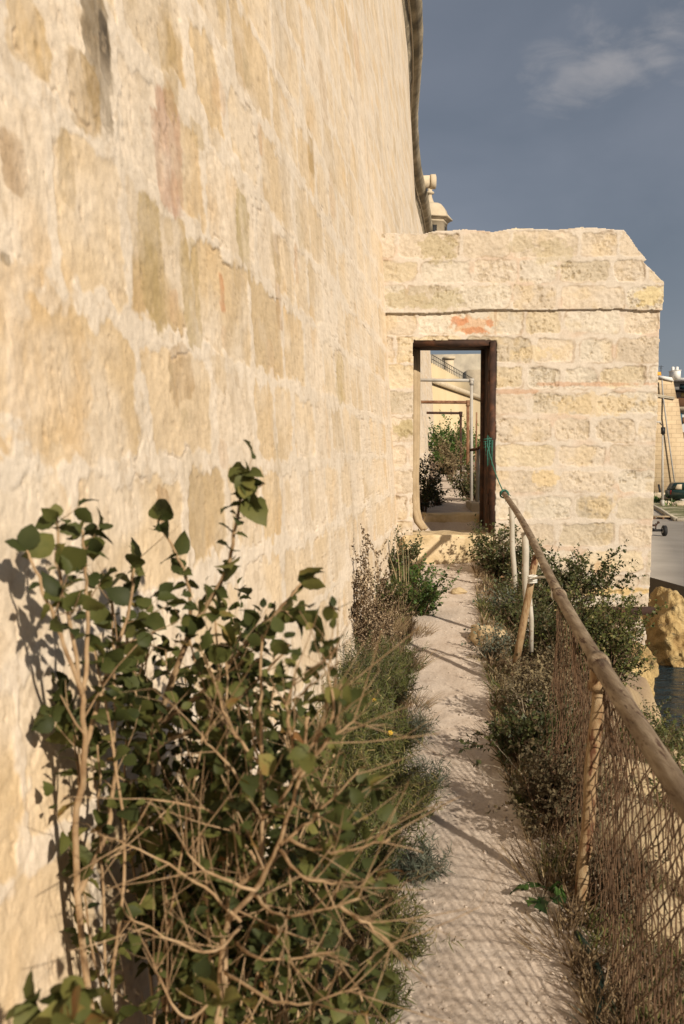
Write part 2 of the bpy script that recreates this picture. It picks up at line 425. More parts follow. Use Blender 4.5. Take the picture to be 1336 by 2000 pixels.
def path_c(Y): return np.interp(Y, [-4, 0, 2.9, 4.9, 7.2, 9.9, 11, 17.7, 25, 40], [.1, .2, .44, .54, .76, 1.0, 1.12, 1.93, 2.9, 4.6])
def path_hw(Y): return np.interp(Y, [0, 2.9, 4.9, 7.2, 9.9, 12], [.36, .33, .28, .30, .34, .28])
def path_z(Y): return np.interp(Y, [-4, 0, 3, 9.9, 10.55, 10.9, 25, 40], [-1.75, -1.7, -1.66, -1.08, -1.0, -.68, -.27, .1])
def terr(X, Y, fine=True):
    X = np.asarray(X, float); Y = np.asarray(Y, float)
    pc, hw = path_c(Y), path_hw(Y)
    z = path_z(Y)
    d = np.maximum(X - (pc + hw), 0)
    k = np.interp(Y, [1, 4.5, 6.5, 8, 12], [.10, .16, .30, .62, .6])
    e1 = np.interp(Y, [2, 4, 5.5, 7, 9, 11, 12], [1.0, .9, .65, .85, 1.55, 1.6, .4])
    z = z - k * np.minimum(d, e1) - 2.4 * np.maximum(d - e1, 0)
    dl = np.maximum((pc - hw) - X, 0)
    z = z + .05 * sstep(0, .3, dl)
    inpath = 1 - sstep(.75, 1.25, np.abs(X - pc) / hw)
    z = z - .03 * inpath
    z = z + .02 * fbm(X * 3, Y * 3, 3, 5) * (1 - .4 * inpath)
    rocky = sstep(0.5, 1.4, d)
    z = z + rocky * .16 * fbm(X * 2.2, Y * 2.2, 4, 9)
    if fine: z = z + .006 * fbm(X * 26, Y * 26, 4, 11, .65)
    return E + np.maximum(z, -7.0)
def gz(x, y): return float(terr(np.array([x]), np.array([y]), False)[0])

ys = [-4.0]
while ys[-1] < 46:
    y = ys[-1]
    ys.append(y + (0.12 if y < 2 else min(max(y * y / 1300.0, 0.0075), 0.4)))
ys = np.array(ys)
xs = np.concatenate([np.arange(-2.2, -.5, .05), np.arange(-.5, 1.9, .009), np.arange(1.9, 4, .03), np.arange(4, 16, .15)])
GX, GY = np.meshgrid(xs, ys)
GZ = terr(GX, GY)
def grid_quads(nr, nc):
    i = np.arange(nr - 1)[:, None] * nc + np.arange(nc - 1)[None, :]
    return np.stack([i, i + 1, i + nc + 1, i + nc], -1).reshape(-1, 4)
pc, hw = path_c(GY), path_hw(GY)
inp = (1 - sstep(.8, 1.5, np.abs(GX - pc + .05 * fbm(GX * 6, GY * 6, 3, 3)) / hw))[..., None]
c_path = np.array([.56, .475, .395]); c_side = np.array([.24, .18, .125]); c_rock = np.array([.40, .30, .18])
gc = c_side + (c_path - c_side) * inp
rk = (sstep(.4, 1.0, GX - (pc + hw)) * sstep(-.1, .3, fbm(GX * 1.7, GY * 1.7, 3, 21)))[..., None]
gc = gc + (c_rock - gc) * rk
ground = np_obj('ground', np.stack([GX, GY, GZ], -1), grid_quads(*GX.shape), None, M['earth'], col=gc.reshape(-1, 3), smooth=True)
tag(ground, kind='structure')

mb = MB(); mb.add([(-3000, -500, E - 5), (3000, -500, E - 5), (3000, 4500, E - 5), (-3000, 4500, E - 5)], [(0, 1, 2, 3)])
tag(mb.build('sea', M['sea']), kind='structure')
mb = MB()
qp = [(6.5, 58), (8.4, 42), (9.94, 32.1), (10.35, 29.3), (16, 27), (60, 22), (400, 20), (400, 500), (-30, 500), (-30, 75), (4, 66)]
n = len(qp)
mb.add([(x, y, E - 4) for x, y in qp] + [(x, y, E - 7.5) for x, y in qp], [(i, i + n, (i + 1) % n + n, (i + 1) % n) for i in range(n)])
mb.V += [(60, 200, E - 4)]; mb.tint += [.5]; c = len(mb.V) - 1
mb.T += [(c, (i + 1) % n, i) for i in range(n)]
m, nn, ll, b = newmat('quay_paving')
tc = nn.new('ShaderNodeTexCoord').outputs['Object']
t = noise_node(nn, ll, tc, 0.35, 6, 0.6)
r = ramp(nn, ll, t.outputs['Fac'], [(0.35, (0.36, 0.31, 0.25)), (0.65, (0.47, 0.41, 0.335))])
br = nn.new('ShaderNodeTexBrick'); br.inputs['Scale'].default_value = 1.0; br.inputs['Brick Width'].default_value = 0.9; br.inputs['Row Height'].default_value = 0.22
br.inputs['Mortar Size'].default_value = 0.015
mpn = nn.new('ShaderNodeMapping'); mpn.inputs['Rotation'].default_value = (R(90), 0, R(12)); ll.new(tc, mpn.inputs[0]); ll.new(mpn.outputs[0], br.inputs[0])
ll.new(r.outputs['Color'], b.inputs['Base Color']); b.inputs['Roughness'].default_value = 0.9
bump(nn, ll, b, br.outputs['Fac'], -0.6, 0.04)
M['quay_paving'] = m
tag(mb.build('quay', m), kind='structure')

# ------------------------------------------------------------------ masonry
def block_field(S, Zc, rows, seed, wmin, wmax, jw, warp=.014, jn=.014, s0=-8, s1=45):
    rng = np.random.RandomState(seed)
    zz = Zc + warp * 1.3 * fbm(S * 1.3, Zc * 2, 3, seed + 1)
    ss = S + warp * fbm(S * 2.1 + 5, Zc * 2.3, 3, seed + 2)
    r = np.clip(np.searchsorted(rows, zz) - 1, 0, len(rows) - 2)
    dz = np.minimum(zz - rows[r], rows[r + 1] - zz)
    ds = np.zeros_like(S); bid = np.zeros(S.shape, int)
    for k in range(len(rows) - 1):
        e = s0 + np.cumsum(rng.uniform(wmin, wmax, int((s1 - s0) / wmin) + 2)) - rng.uniform(0, wmax)
        mk = r == k
        if not mk.any(): continue
        q = ss[mk]; i = np.clip(np.searchsorted(e, q), 1, len(e) - 1)
        ds[mk] = np.minimum(q - e[i - 1], e[i] - q); bid[mk] = i + 997 * k
    kk = 45.0
    d = -np.log(np.exp(-kk * np.clip(dz, 0, 1)) + np.exp(-kk * np.clip(ds, 0, 1)) + 1e-12) / kk
    j = jw * (.75 + .55 * vnoise(S * 1.7, Zc * 1.7, seed + 3)) 
    d = d + jn * fbm(S * 14, Zc * 14, 3, seed + 4, .6)
    mask = sstep(j * .5 - .003, j * .5 + .012, d)
    def rnd(q): return _hash(bid, bid * 0 + q, seed)
    return mask, bid, rnd, d

def mix(a, b, t): return a + (b - a) * t[..., None]

# the battered fortress wall on the left
cols = [-2.5]
while cols[-1] < 37.0:
    y = cols[-1]
    cols.append(y + (.06 if y < 1.25 else min(max(y * y / 900.0, .0034), .35)))
cols = np.array(cols); cols[-1] = 37.0
zr = [-2.6, -2.0]
while zr[-1] < 8.0:
    z = zr[-1]; a = abs(z)
    zr.append(z + (max(.0042, a / 330.0) if z > -1.6 else .02))
zr = np.array(zr); zr[-1] = 8.0
S, ZR = np.meshgrid(cols, zr)
rows = [-3.0]
rr = np.random.RandomState(4)
for z in (-2.72, -2.38, -2.06, -1.74, -1.42, -1.07, -.72, -.375, -.035, .29, .66, 1.0): rows.append(z)
while rows[-1] < 8.4: rows.append(rows[-1] + rr.uniform(.29, .37))
rows = np.array(rows)
mask, bid, rnd, dd = block_field(S, ZR, rows, 31, .36, .78, .08, warp=.03, jn=.045)
weather = fbm(S * .9, ZR * .9, 4, 77)
smear = sstep(-.1, .35, fbm(S * 2.3 + 3, ZR * 3.1, 4, 55) + .25 * (rnd(5) - .5))      # lime wash smeared over the blocks
mort = np.array([.73, .62, .49])
b1 = np.array([.70, .545, .36]); b2 = np.array([.64, .48, .29]); b3 = np.array([.73, .60, .45]); b4 = np.array([.55, .41, .24])
q = rnd(1)
bc = np.where((q < .5)[..., None], b1, np.where((q < .72)[..., None], b3, np.where((q < .93)[..., None], b2, b4)))
bc = bc * (1 + .10 * (rnd(2)[..., None] - .5)) * (1 + .10 * fbm(S * 5, ZR * 5, 4, 8)[..., None])
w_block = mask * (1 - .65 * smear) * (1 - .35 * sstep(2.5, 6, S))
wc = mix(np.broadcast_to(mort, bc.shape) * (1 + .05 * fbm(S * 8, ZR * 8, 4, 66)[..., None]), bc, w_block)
streaks = fbm(S * 3.2 + 40, ZR * 2.4, 5, 140, .62)
wc = wc * (1 + .13 * streaks[..., None]); wc = mix(wc, np.array([.74, .65, .54]),   .35 * sstep(.12, .5, fbm(S * 1.9, ZR * 2.6, 5, 150, .6)))
# orange and grey bruises in the stone
or_ = sstep(.25, .6, fbm(S * 4 + 9, ZR * 3, 4, 91)) * mask
wc = mix(wc, np.array([.64, .43, .21]), or_ * .42)
gr_ = sstep(.3, .62, fbm(S * 7 + 2, ZR * 1.6, 4, 101))
wc = mix(wc, np.array([.46, .36, .24]), gr_ * .4)
def patch(u, v, du, dv, colr, k, seed, inblock=False):
    global wc
    Y0, z0 = wall_at(u, v)
    Y1, _ = wall_at(u + du, v); _, z1 = wall_at(u, v + dv)
    ry = abs(Y1 - Y0) * 1.6; rz_ = abs(z1 - z0) * 1.6
    c0, c1 = np.searchsorted(cols, [Y0 - ry, Y0 + ry]); r0, r1 = np.searchsorted(zr, [z0 - rz_, z0 + rz_])
    if c1 <= c0 or r1 <= r0: return
    s_, z_ = S[r0:r1, c0:c1], ZR[r0:r1, c0:c1]
    e = (np.abs((s_ - Y0) / (Y1 - Y0)) ** 3.5 + np.abs((z_ - z0) / (z1 - z0)) ** 3.5) ** (1 / 3.5)
    e = e + .55 * fbm(s_ * 6, z_ * 9, 5, seed, .7)
    w = (1 - sstep(.84, .97, e)) * k * np.clip(.7 + .75 * fbm(s_ * 9, z_ * 6, 5, seed + 5, .65), 0, 1.1)
    wc[r0:r1, c0:c1] = mix(wc[r0:r1, c0:c1], np.array(colr), np.clip(w, 0, 1))
patch(188, 120, 26, 150, (.22, .165, .10), .85, 1)
patch(165, 190, 32, 85, (.40, .28, .14), .8, 2)
patch(202, 80, 9, 75, (.07, .055, .04), .85, 3)
patch(328, 290, 25, 115, (.48, .29, .19), .95, 4)
patch(300, 505, 24, 125, (.42, .31, .15), .85, 6)
patch(475, 450, 13, 75, (.36, .27, .09), .7, 7)
patch(435, 570, 5, 40, (.50, .20, .08), .8, 8)
patch(355, 725, 24, 62, (.40, .27, .14), .8, 9)
patch(130, 330, 15, 75, (.42, .30, .15), .7, 10)
patch(28, 330, 26, 70, (.40, .27, .15), .7, 12)
patch(55, 60, 40, 80, (.54, .37, .17), .8, 13)
patch(60, 700, 120, 190, (.60, .40, .19), .6, 14)
patch(330, 130, 16, 110, (.42, .29, .13), .7, 15)
patch(608, 300, 6, 40, (.40, .27, .12), .7, 16)
patch(545, 590, 6, 60, (.38, .22, .09), .7, 17)
patch(665, 740, 8, 50, (.44, .32, .12), .6, 18)
patch(325, 985, 12, 40, (.36, .22, .10), .7, 19)
patch(375, 560, 18, 110, (.42, .31, .14), .6, 20)
patch(540, 500, 8, 45, (.36, .24, .12), .6, 21)
patch(630, 180, 6, 60, (.44, .30, .16), .6, 22)
patch(10, 505, 10, 14, (.25, .19, .12), .8, 23)
patch(470, 120, 10, 60, (.44, .30, .15), .6, 24)
_rp = np.random.RandomState(66)
for _k in range(60):                       # scattered darker stones farther along the wall
    _u = _rp.uniform(330, 735); _v = _rp.uniform(-900 if _u > 500 else -300, 1050)
    _c = [(.50, .37, .2), (.55, .40, .22), (.46, .36, .22), (.58, .38, .22)][_k % 4]
    patch(_u, _v, _rp.uniform(3, 8) * (1.6 if _u < 480 else 1), _rp.uniform(22, 55), _c, _rp.uniform(.35, .65), 300 + _k)
_w = sstep(.30, .36, fbm(S * 16, ZR * 16, 4, 401, .7)) * .35; wc = mix(wc, np.array([.50, .38, .25]), _w)
wc = np.clip(wc, .02, .8)
# relief: blocks stand back from the pointing, pitted faces, a few chips
relief = -.0035 * mask * (.0 + 1.0 * rnd(3)) + .0018 * fbm(S * 5, ZR * 5, 4, 12, .6) + .0022 * fbm(S * 45, ZR * 45, 3, 13, .6)
relief += .006 * fbm(S * 1.1, ZR * 1.1, 2, 14)
pit = sstep(.34, .56, fbm(S * 34, ZR * 26, 4, 15, .65))
relief -= .0030 * pit * (.3 + .7 * mask)
crev = (1 - sstep(.0, .006, np.abs(dd - .03))) * sstep(.2, .5, fbm(S * 3.3, ZR * 3.3, 3, 16))
relief -= .006 * crev
wc = mix(wc, np.array([.3, .2, .12]), np.clip(crev * .45 + pit * mask * .2, 0, 1))
WX = wallx(S) - BAT * ZR + relief
fort = empty('fortress_wall', (wallx(0).item(), 0, 0))
tag(fort, 'towering battered fortress wall of weathered cream limestone blocks along the left of the path', 'wall')
np_obj('masonry', np.stack([WX, S, E + ZR], -1), grid_quads(*S.shape)[:, ::-1], None, M['masonry'], fort, col=wc.reshape(-1, 3), smooth=True)
# the wall's solid body behind the face, its far end and the parapet set back above the cordon
mb = MB()
for (y0, y1) in zip(np.linspace(-2.5, 37, 20)[:-1], np.linspace(-2.5, 37, 20)[1:]):
    for (za, zb, s1_, s2_) in ((8.0, 9.3, -.05, -.12),):
        V = []
        for y in (y0, y1):
            x = float(wallx(y)) - BAT * 8
            V += [(x - .05, y, E + za - .2), (x - .12, y, E + zb), (x - 1.2, y, E + zb), (x - 1.2, y, E + za - .2)]
        mb.add(V, [(0, 1, 5, 4), (1, 2, 6, 5), (2, 3, 7, 6)])
xe = float(wallx(37))
mb.add([(xe + .15, 37, E - 3), (xe - BAT * 9.3, 37, E + 9.3), (-8, 37, E + 9.3), (-8, 37, E - 3)], [(0, 1, 2, 3)])
mb.build('parapet', M['stone_far'], fort)
mb = MB(); V = []; ny = 70
prof = [(.0, -.62), (.035, -.60), (.04, -.52), (.10, -.44), (.115, -.40), (.075, -.36), (.075, -.30)]
for k in range(11):
    a = -math.pi / 2 + k * math.pi / 10
    prof.append((.10 + .215 * math.cos(a), .0 + .25 * math.sin(a)))
prof.append((-.05, .30))
yy = np.linspace(-2.5, 37.2, ny)
for y in yy:
    x = float(wallx(y)) - BAT * 8
    for (px, pz) in prof:
        V.append((x + px + .012 * vnoise(y * 2.1, pz * 3, 3).item(), y, E + 8.0 + pz))
npf = len(prof)
mb.add(V, [(i * npf + k, i * npf + k + 1, (i + 1) * npf + k + 1, (i + 1) * npf + k) for i in range(ny - 1) for k in range(npf - 1)])
mb.build('cordon', M['cordon'], fort, smooth=False)
# thin pale fillet line under the roll
mb = MB(); mb.tube([(float(wallx(y)) - BAT * 8 + .125, y, E + 8.0 - .41) for y in yy], .016, 5)
mb.build('fillet', M['stone_pale'], fort)
# stone spout sticking out of the cordon
mb = MB()
p = at(823, 355, 30.5); a = Vector((p.x - .5, p.y + .1, p.z)); bb = Vector((p.x + .26, p.y, p.z))
mb.tube([a, bb], .19, 14); mb.tube([bb, bb + Vector((.04, 0, 0)), bb + Vector((.16, 0, 0)), bb + Vector((.18, 0, 0))], [.205, .22, .22, .18], 14)
mb.build('waterspout', M['stone_pale'], fort)

# ---- the gate wall across the path
GY0 = 10.0; GT = .5
def gx(u): return ray(u, 885)[0] * GY0
def gzr(v): return ray(668, v)[1] * GY0
def slab(name, poly, hole, rows_v, yf, thick, parent, seed, wmin=.36, wmax=.7, jw=.042, rough=1.0, res=.0075, edge=.007, mat=None, spots=()):
    poly = np.array([(gx(u), gzr(v)) for u, v in poly])
    x0, z0 = poly.min(0) - .03; x1, z1 = poly.max(0) + .03
    X, Z = np.meshgrid(np.arange(x0, x1, res), np.arange(z0, z1, res))
    rws = np.array(sorted(gzr(v) for v in rows_v))
    mk, bid, rnd, d = block_field(X, Z, rws, seed, wmin, wmax, jw, warp=.012, jn=.024, s0=-.3, s1=4)
    mort = np.array([.57, .50, .415])
    b1 = np.array([.54, .455, .35]); b2 = np.array([.555, .465, .33]); b3 = np.array([.565, .50, .405]); b4 = np.array([.47, .40, .30])
    q = rnd(1)
    bc = np.where((q < .42)[..., None], b1, np.where((q < .72)[..., None], b3, np.where((q < .86)[..., None], b2, b4)))
    bc = bc * (1 + .12 * (rnd(2)[..., None] - .5)) * (1 + .14 * fbm(X * 6, Z * 6, 4, seed + 8)[..., None])
    sm = sstep(.1, .5, fbm(X * 3, Z * 4, 4, seed + 9))
    cc = mix(np.broadcast_to(mort, bc.shape) * (1 + .06 * fbm(X * 7, Z * 7, 4, seed + 7)[..., None]), bc, mk * (1 - .5 * sm))
    jl = (1 - sstep(.0, .014, np.abs(d - jw * .42))) * sstep(-.1, .4, fbm(X * 5 + 4, Z * 5, 3, seed + 71))
    cc = mix(cc, np.array([.36, .26, .17]), jl * .6)
    pk = sstep(.1, .5, fbm(X * 2.2, Z * 5, 3, seed + 31)) * (1 - mk)
    cc = mix(cc, np.array([.54, .38, .26]), pk * .5)
    oc = sstep(.25, .55, fbm(X * 4.5, Z * 4.5, 4, seed + 33)) * mk
    cc = mix(cc, np.array([.58, .44, .24]), oc * .3)
    for (u, v, du, dv, colr, k) in spots:
        e = np.sqrt(((X - gx(u)) / (du / 194.4)) ** 2 + ((Z - gzr(v)) / (dv / 194.4)) ** 2) + .7 * fbm(X * 16, Z * 16, 4, seed + 41, .65)
        cc = mix(cc, np.array(colr), (1 - sstep(.7, 1.0, e)) * k)
    # erosion pits in the blocks
    er = fbm(X * 30 + 3 * rnd(7), Z * 24, 4, seed + 20, .7) + .5 * fbm(X * 5, Z * 5, 2, seed + 60)
    pit = sstep(.12, .5, er) * mk * (.2 + rnd(4))
    y = -.0 + .007 * mk * (rnd(3) * 1.3 - .3) * rough + .009 * pit * rough + .004 * fbm(X * 9, Z * 9, 4, seed + 21) + .010 * fbm(X * 1.6, Z * 1.6, 2, seed + 22)
    y -= .006 * fbm(X * 30, Z * 30, 3, seed + 23) * mk
    cc = mix(cc, cc * np.array([.74, .70, .62]), np.clip(pit * .8, 0, 1))
    Y = yf + y
    # which cells are stone
    xc = (X[:-1, :-1] + res / 2); zc = (Z[:-1, :-1] + res / 2)
    wx_ = xc + edge * fbm(xc * 5, zc * 5, 3, seed + 50) + edge * .4 * fbm(xc * 25, zc * 25, 2, seed + 51)
    wz_ = zc + edge * fbm(xc * 5 + 7, zc * 5, 3, seed + 52) + edge * .4 * fbm(xc * 25, zc * 25 + 7, 2, seed + 53)
    ins = np.zeros(xc.shape, bool); n = len(poly)
    for i in range(n):
        (xa, za), (xb, zb) = poly[i], poly[(i + 1) % n]
        if za == zb: continue
        c = ((za > wz_) != (zb > wz_)) & (wx_ < (xb - xa) * (wz_ - za) / (zb - za) + xa)
        ins ^= c
    if hole:
        hx0, hx1, hz0, hz1 = gx(hole[0]), gx(hole[1]), gzr(hole[3]), gzr(hole[2])
        w2 = xc + .3 * (wx_ - xc); z2 = zc + .3 * (wz_ - zc)
        ins &= ~((w2 > hx0) & (w2 < hx1) & (z2 > hz0) & (z2 < hz1))
    nr, nc = X.shape
    idx = np.arange(nr * nc).reshape(nr, nc)
    F = np.stack([idx[:-1, :-1], idx[:-1, 1:], idx[1:, 1:], idx[1:, :-1]], -1)[ins]
    N = nr * nc
    V = np.concatenate([np.stack([X, Y, E + Z], -1).reshape(-1, 3), np.stack([X, np.full_like(X, yf + thick) - (Y - yf), E + Z], -1).reshape(-1, 3)])
    B = F[:, ::-1] + N
    pad = np.pad(ins, 1)
    c_ = pad[1:-1, 1:-1]
    sides = []
    for (di, dj, a0, a1) in ((-1, 0, (0, 0), (0, 1)), (1, 0, (1, 1), (1, 0)), (0, -1, (1, 0), (0, 0)), (0, 1, (0, 1), (1, 1))):
        nb = pad[1 + di:nr + di, 1 + dj:nc + dj]
        m_ = c_ & ~nb
        ii, jj = np.nonzero(m_)
        p0 = idx[ii + a0[0], jj + a0[1]]; p1 = idx[ii + a1[0], jj + a1[1]]
        sides.append(np.stack([p1, p0, p0 + N, p1 + N], -1))
    Q = np.concatenate([F, B] + sides)
    used, inv = np.unique(Q, return_inverse=True)
    V = V[used]; Q = inv.reshape(Q.shape)
    colr = np.concatenate([cc.reshape(-1, 3)] * 2)[used]
    return np_obj(name, V, Q, None, mat or M['gate_masonry'], parent, col=np.clip(colr, .02, .8), smooth=False)

gate = empty('gate_wall', (1.7, GY0, E - 1.08))
tag(gate, 'short cream stone wall with a doorway closing off the path', 'wall')
R_ = gx
slab('masonry', [(700, 600), (1284, 600), (1283, 720), (1281, 850), (1278, 1000), (1275, 1100), (1271, 1192), (1100, 1196), (700, 1130)], (806, 968, 664, 1140),
     (1240, 1188, 1150, 1122, 1072, 1018, 966, 916, 866, 812, 762, 712, 656, 603, 540), GY0, GT, gate, 7,
     spots=((922, 636, 46, 18, (.56, .33, .18), .6), (893, 628, 18, 10, (.50, .20, .09), .7), (925, 645, 30, 9, (.48, .20, .09), .7), (955, 632, 10, 10, (.48, .20, .09), .7), (792, 838, 24, 20, (.40, .33, .18), .8), (1065, 935, 34, 16, (.60, .46, .26), .7),
            (1175, 985, 30, 26, (.60, .47, .28), .55), (1040, 690, 45, 16, (.60, .48, .30), .6), (1170, 790, 100, 22, (.58, .44, .24), .5), (1180, 1155, 90, 10, (.58, .41, .17), .8), (1180, 1112, 20, 22, (.52, .32, .15), .5),
            (965, 600, 3, 70, (.4, .27, .17), .5), (1150, 750, 120, 5, (.48, .28, .17), .6), (1000, 765, 60, 5, (.46, .27, .16), .6)))
slab('coping', [(700, 455), (820, 459), (850, 452), (905, 450), (960, 455), (1000, 447), (1080, 450), (1130, 445), (1211, 451), (1254, 509), (1247, 513), (1289, 552), (1288, 606), (1150, 604), (1060, 606), (950, 604), (840, 612), (700, 612)], None,
     (640, 609, 556, 507, 452, 400), GY0 - .032, GT + .07, gate, 19, wmin=.34, wmax=.68, rough=1.1,
     spots=((790, 587, 55, 20, (.42, .35, .22), .7), (870, 587, 35, 22, (.44, .38, .25), .7), (855, 488, 40, 30, (.42, .35, .22), .75), (1262, 580, 30, 25, (.60, .48, .24), .7), (1075, 495, 40, 28, (.46, .39, .26), .6), (1010, 478, 25, 20, (.44, .37, .25), .6)))
slab('foundation', [(1120, 1192), (1268, 1192), (1262, 1215), (1270, 1240), (1266, 1265), (1250, 1268), (1240, 1300), (1100, 1330)], None,
     (1340, 1262, 1228, 1190, 1150), GY0 + .05, GT - .05, gate, 23, wmin=.25, wmax=.5, rough=2.6, edge=.03,
     spots=((1200, 1210, 60, 20, (.46, .30, .18), .6),))
mb = MB(); c = at(1180, 1189, 9.97)
mb.box((gx(1195), 9.93, E + gzr(1189)), (.84, .16, .045)); mb.box((gx(1195), 9.85, E + gzr(1189) ), (.84, .012, .075))
o = mb.build('ledge_beam', M['rust'], gate); o['label'] = 'rusty steel beam under the lowest course'

# door frame set in the opening
df = empty('door_frame', (gx(887), 10.2, E + gzr(1035)))
tag(df, 'rust brown steel and timber frame lining the doorway of the gate wall', 'door frame')
X1 = gx(967); Xi = gx(956)
zt = E + gzr(664); zb = E + gzr(1034)
mb = MB()
mb.box(((X1 + Xi) / 2, 10.02, (zt + zb) / 2 - .02), (X1 - Xi, .07, zt - zb + .02))
mb.box((Xi + .012, 10.25, (zt + zb) / 2), (.024, .42, zt - zb - .01))
mb.box((Xi - .006, 10.44, (zt + zb) / 2), (.05, .06, zt - zb - .01))
for k in range(3): mb.box((Xi - .004, 10.05, zb + .3 + .62 * k), (.02, .06, .11))
mb.build('steel_jamb', M['rust'], df)
mb = MB(); X0 = gx(806)
mb.box(((X0 + Xi) / 2, 10.25, zt + .004 - .03), (Xi - X0 + .02, .49, .055))
mb.box(((X0 + Xi) / 2, 10.035, zt - .028), (Xi - X0 - .004, .05, .03))
mb.build('lintel', M['rust'], df)
mb = MB()
pts = [at(811, 672, 10.36), at(812, 760, 10.36), at(811, 860, 10.36), at(809, 940, 10.36), at(811, 995, 10.34), at(817, 1018, 10.33), at(829, 1034, 10.3)]
for dx in (-.012, .02): mb.tube([p + Vector((dx, .02 * (dx > 0), 0)) for p in pts], [.036, .034, .036, .034, .034, .032, .026], 7, rough=.06)
mb.build('timber_post', M['wood_post'], df)

# sill and the step beyond
def rough_block(name, x0, x1, y0, y1, z0, z1, mat, parent=None, seed=0, amp=.012, n=26, chip=.02):
    """a worn stone block: subdivided box pushed about by noise with rounded arrises"""
    V = []; Q = []
    def face(o, a, b, na, nb):
        s = len(V)
        for i in range(na + 1):
            for j in range(nb + 1):
                V.append(o + a * (i / na) + b * (j / nb))
        for i in range(na):
            for j in range(nb):
                k = s + i * (nb + 1) + j
                Q.append((k, k + nb + 1, k + nb + 2, k + 1))
    o = np.array([x0, y0, z0], float); dx = np.array([x1 - x0, 0, 0]); dy = np.array([0, y1 - y0, 0]); dz = np.array([0, 0, z1 - z0])
    m = max(4, int(n * (y1 - y0) / (x1 - x0))); k = max(4, int(n * (z1 - z0) / (x1 - x0)))
    face(o, dx, dz, n, k); face(o + dy, dz, dx, k, n); face(o, dz, dy, k, m); face(o + dx, dy, dz, m, k); face(o + dz, dx, dy, n, m); face(o, dy, dx, m, n)
    V = np.array(V); c = o + (dx + dy + dz) / 2; h = (dx + dy + dz) / 2
    rel = (V - c) / h
    edge = (np.abs(rel) > .999).sum(1)
    V = V - rel * h.min() * chip * 4 * (edge[:, None] >= 2) * (1 + vnoise(V[:, 0] * 9 + seed, V[:, 1] * 9 + V[:, 2] * 7, seed)[:, None])
    for ax in range(3):
        V[:, ax] += amp * fbm(V[:, (ax + 1) % 3] * 6 + V[:, ax] * 5, V[:, (ax + 2) % 3] * 6 - V[:, ax] * 4, 3, seed + ax)
    return np_obj(name, V, np.array(Q), None, mat, parent, smooth=False)
sl = rough_block('door_sill', gx(786), gx(962), 9.93, 10.56, E - 1.16, E + ray(668, 1044)[1] * 10, M['sill'], None, 3, n=50)
tag(sl, 'worn ochre stone sill at the foot of the doorway', 'step')
st = rough_block('stone_step', at(829, 1000, 10.85).x, at(945, 1000, 10.85).x, 10.85, 11.2, E - .95, at(880, 1004, 10.85).z, M['sill'], None, 8, n=40)
tag(st, 'grey brown block step just behind the doorway', 'step')

# ------------------------------------------------------------------ plants
RND = np.random.RandomState(12)
def rdir(rng, n=None):
    v = rng.normal(size=(3,) if n is None else (n, 3)); return v / np.linalg.norm(v, axis=-1, keepdims=True)
def nrm(v): return v / (np.linalg.norm(v, axis=-1, keepdims=True) + 1e-9)

def tpl_broad(n=8, fold=.3, curl=.4, w=(0, .22, .35, .39, .37, .30, .19, 0), teeth=.012):
    V = []; Q = []; T = []
    for i in range(n):
        t = i / (n - 1); z = -curl * t * t
        tt = teeth * (1 if i % 2 else -1) if 0 < i < n - 1 else 0
        V += [(t, w[i] + tt, z + fold * w[i] - .06 * (i % 2)), (t, 0, z), (t, -w[i] - tt, z + fold * w[i] + .04 * (i % 2))]
    for i in range(n - 1):
        a = i * 3; Q += [(a, a + 1, a + 4, a + 3), (a + 1, a + 2, a + 5, a + 4)]
    return np.array(V), np.array(Q)
def tpl_small():
    V = [(0, 0, 0), (.45, .32, .08), (.5, 0, -.03), (.45, -.32, .08), (1, 0, -.15)]
    return np.array(V), np.array([(0, 2, 4, 1), (0, 3, 4, 2)])
def tpl_needle(w=.045):
    V = [(0, w, 0), (0, -w, 0), (.5, w, .04), (.5, -w, .04), (1, w * .2, -.05), (1, -w * .2, -.05)]
    return np.array(V), np.array([(0, 1, 3, 2), (2, 3, 5, 4)])
def tpl_head():
    V = [(0, 0, 0), (.5, .5, 0), (1, 0, 0), (.5, -.5, 0), (.5, 0, .5), (.5, 0, -.5)]
    return np.array(V), np.array([(0, 1, 2, 4), (0, 4, 2, 3), (0, 3, 2, 5), (0, 5, 2, 1)])

def scatter(tpl, P, D, U, size, rng, tint=None, curlvar=.4):
    """instances of a template: origin P, axis D, normal hint U, length size"""
    V0, Q0 = tpl; N = len(P)
    D = nrm(D); W = nrm(np.cross(U, D)); Un = np.cross(D, W)
    sc = np.asarray(size).reshape(-1, 1, 1) * np.ones((N, 1, 1))
    cv = (1 + curlvar * rng.normal(size=(N, 1)))
    wv = (1 + .15 * rng.normal(size=(N, 1)))
    V = P[:, None, :] + sc * (V0[None, :, 0:1] * D[:, None, :] + V0[None, :, 1:2] * wv[:, :, None] * W[:, None, :] + (V0[None, :, 2:3] * cv[:, :, None]) * Un[:, None, :])
    Q = Q0[None] + (np.arange(N) * len(V0))[:, None, None]
    if tint is None: tint = np.clip(rng.normal(.45, .2, N), 0, 1)
    t = np.repeat(tint, len(V0))
    return V.reshape(-1, 3), Q.reshape(-1, 4), t

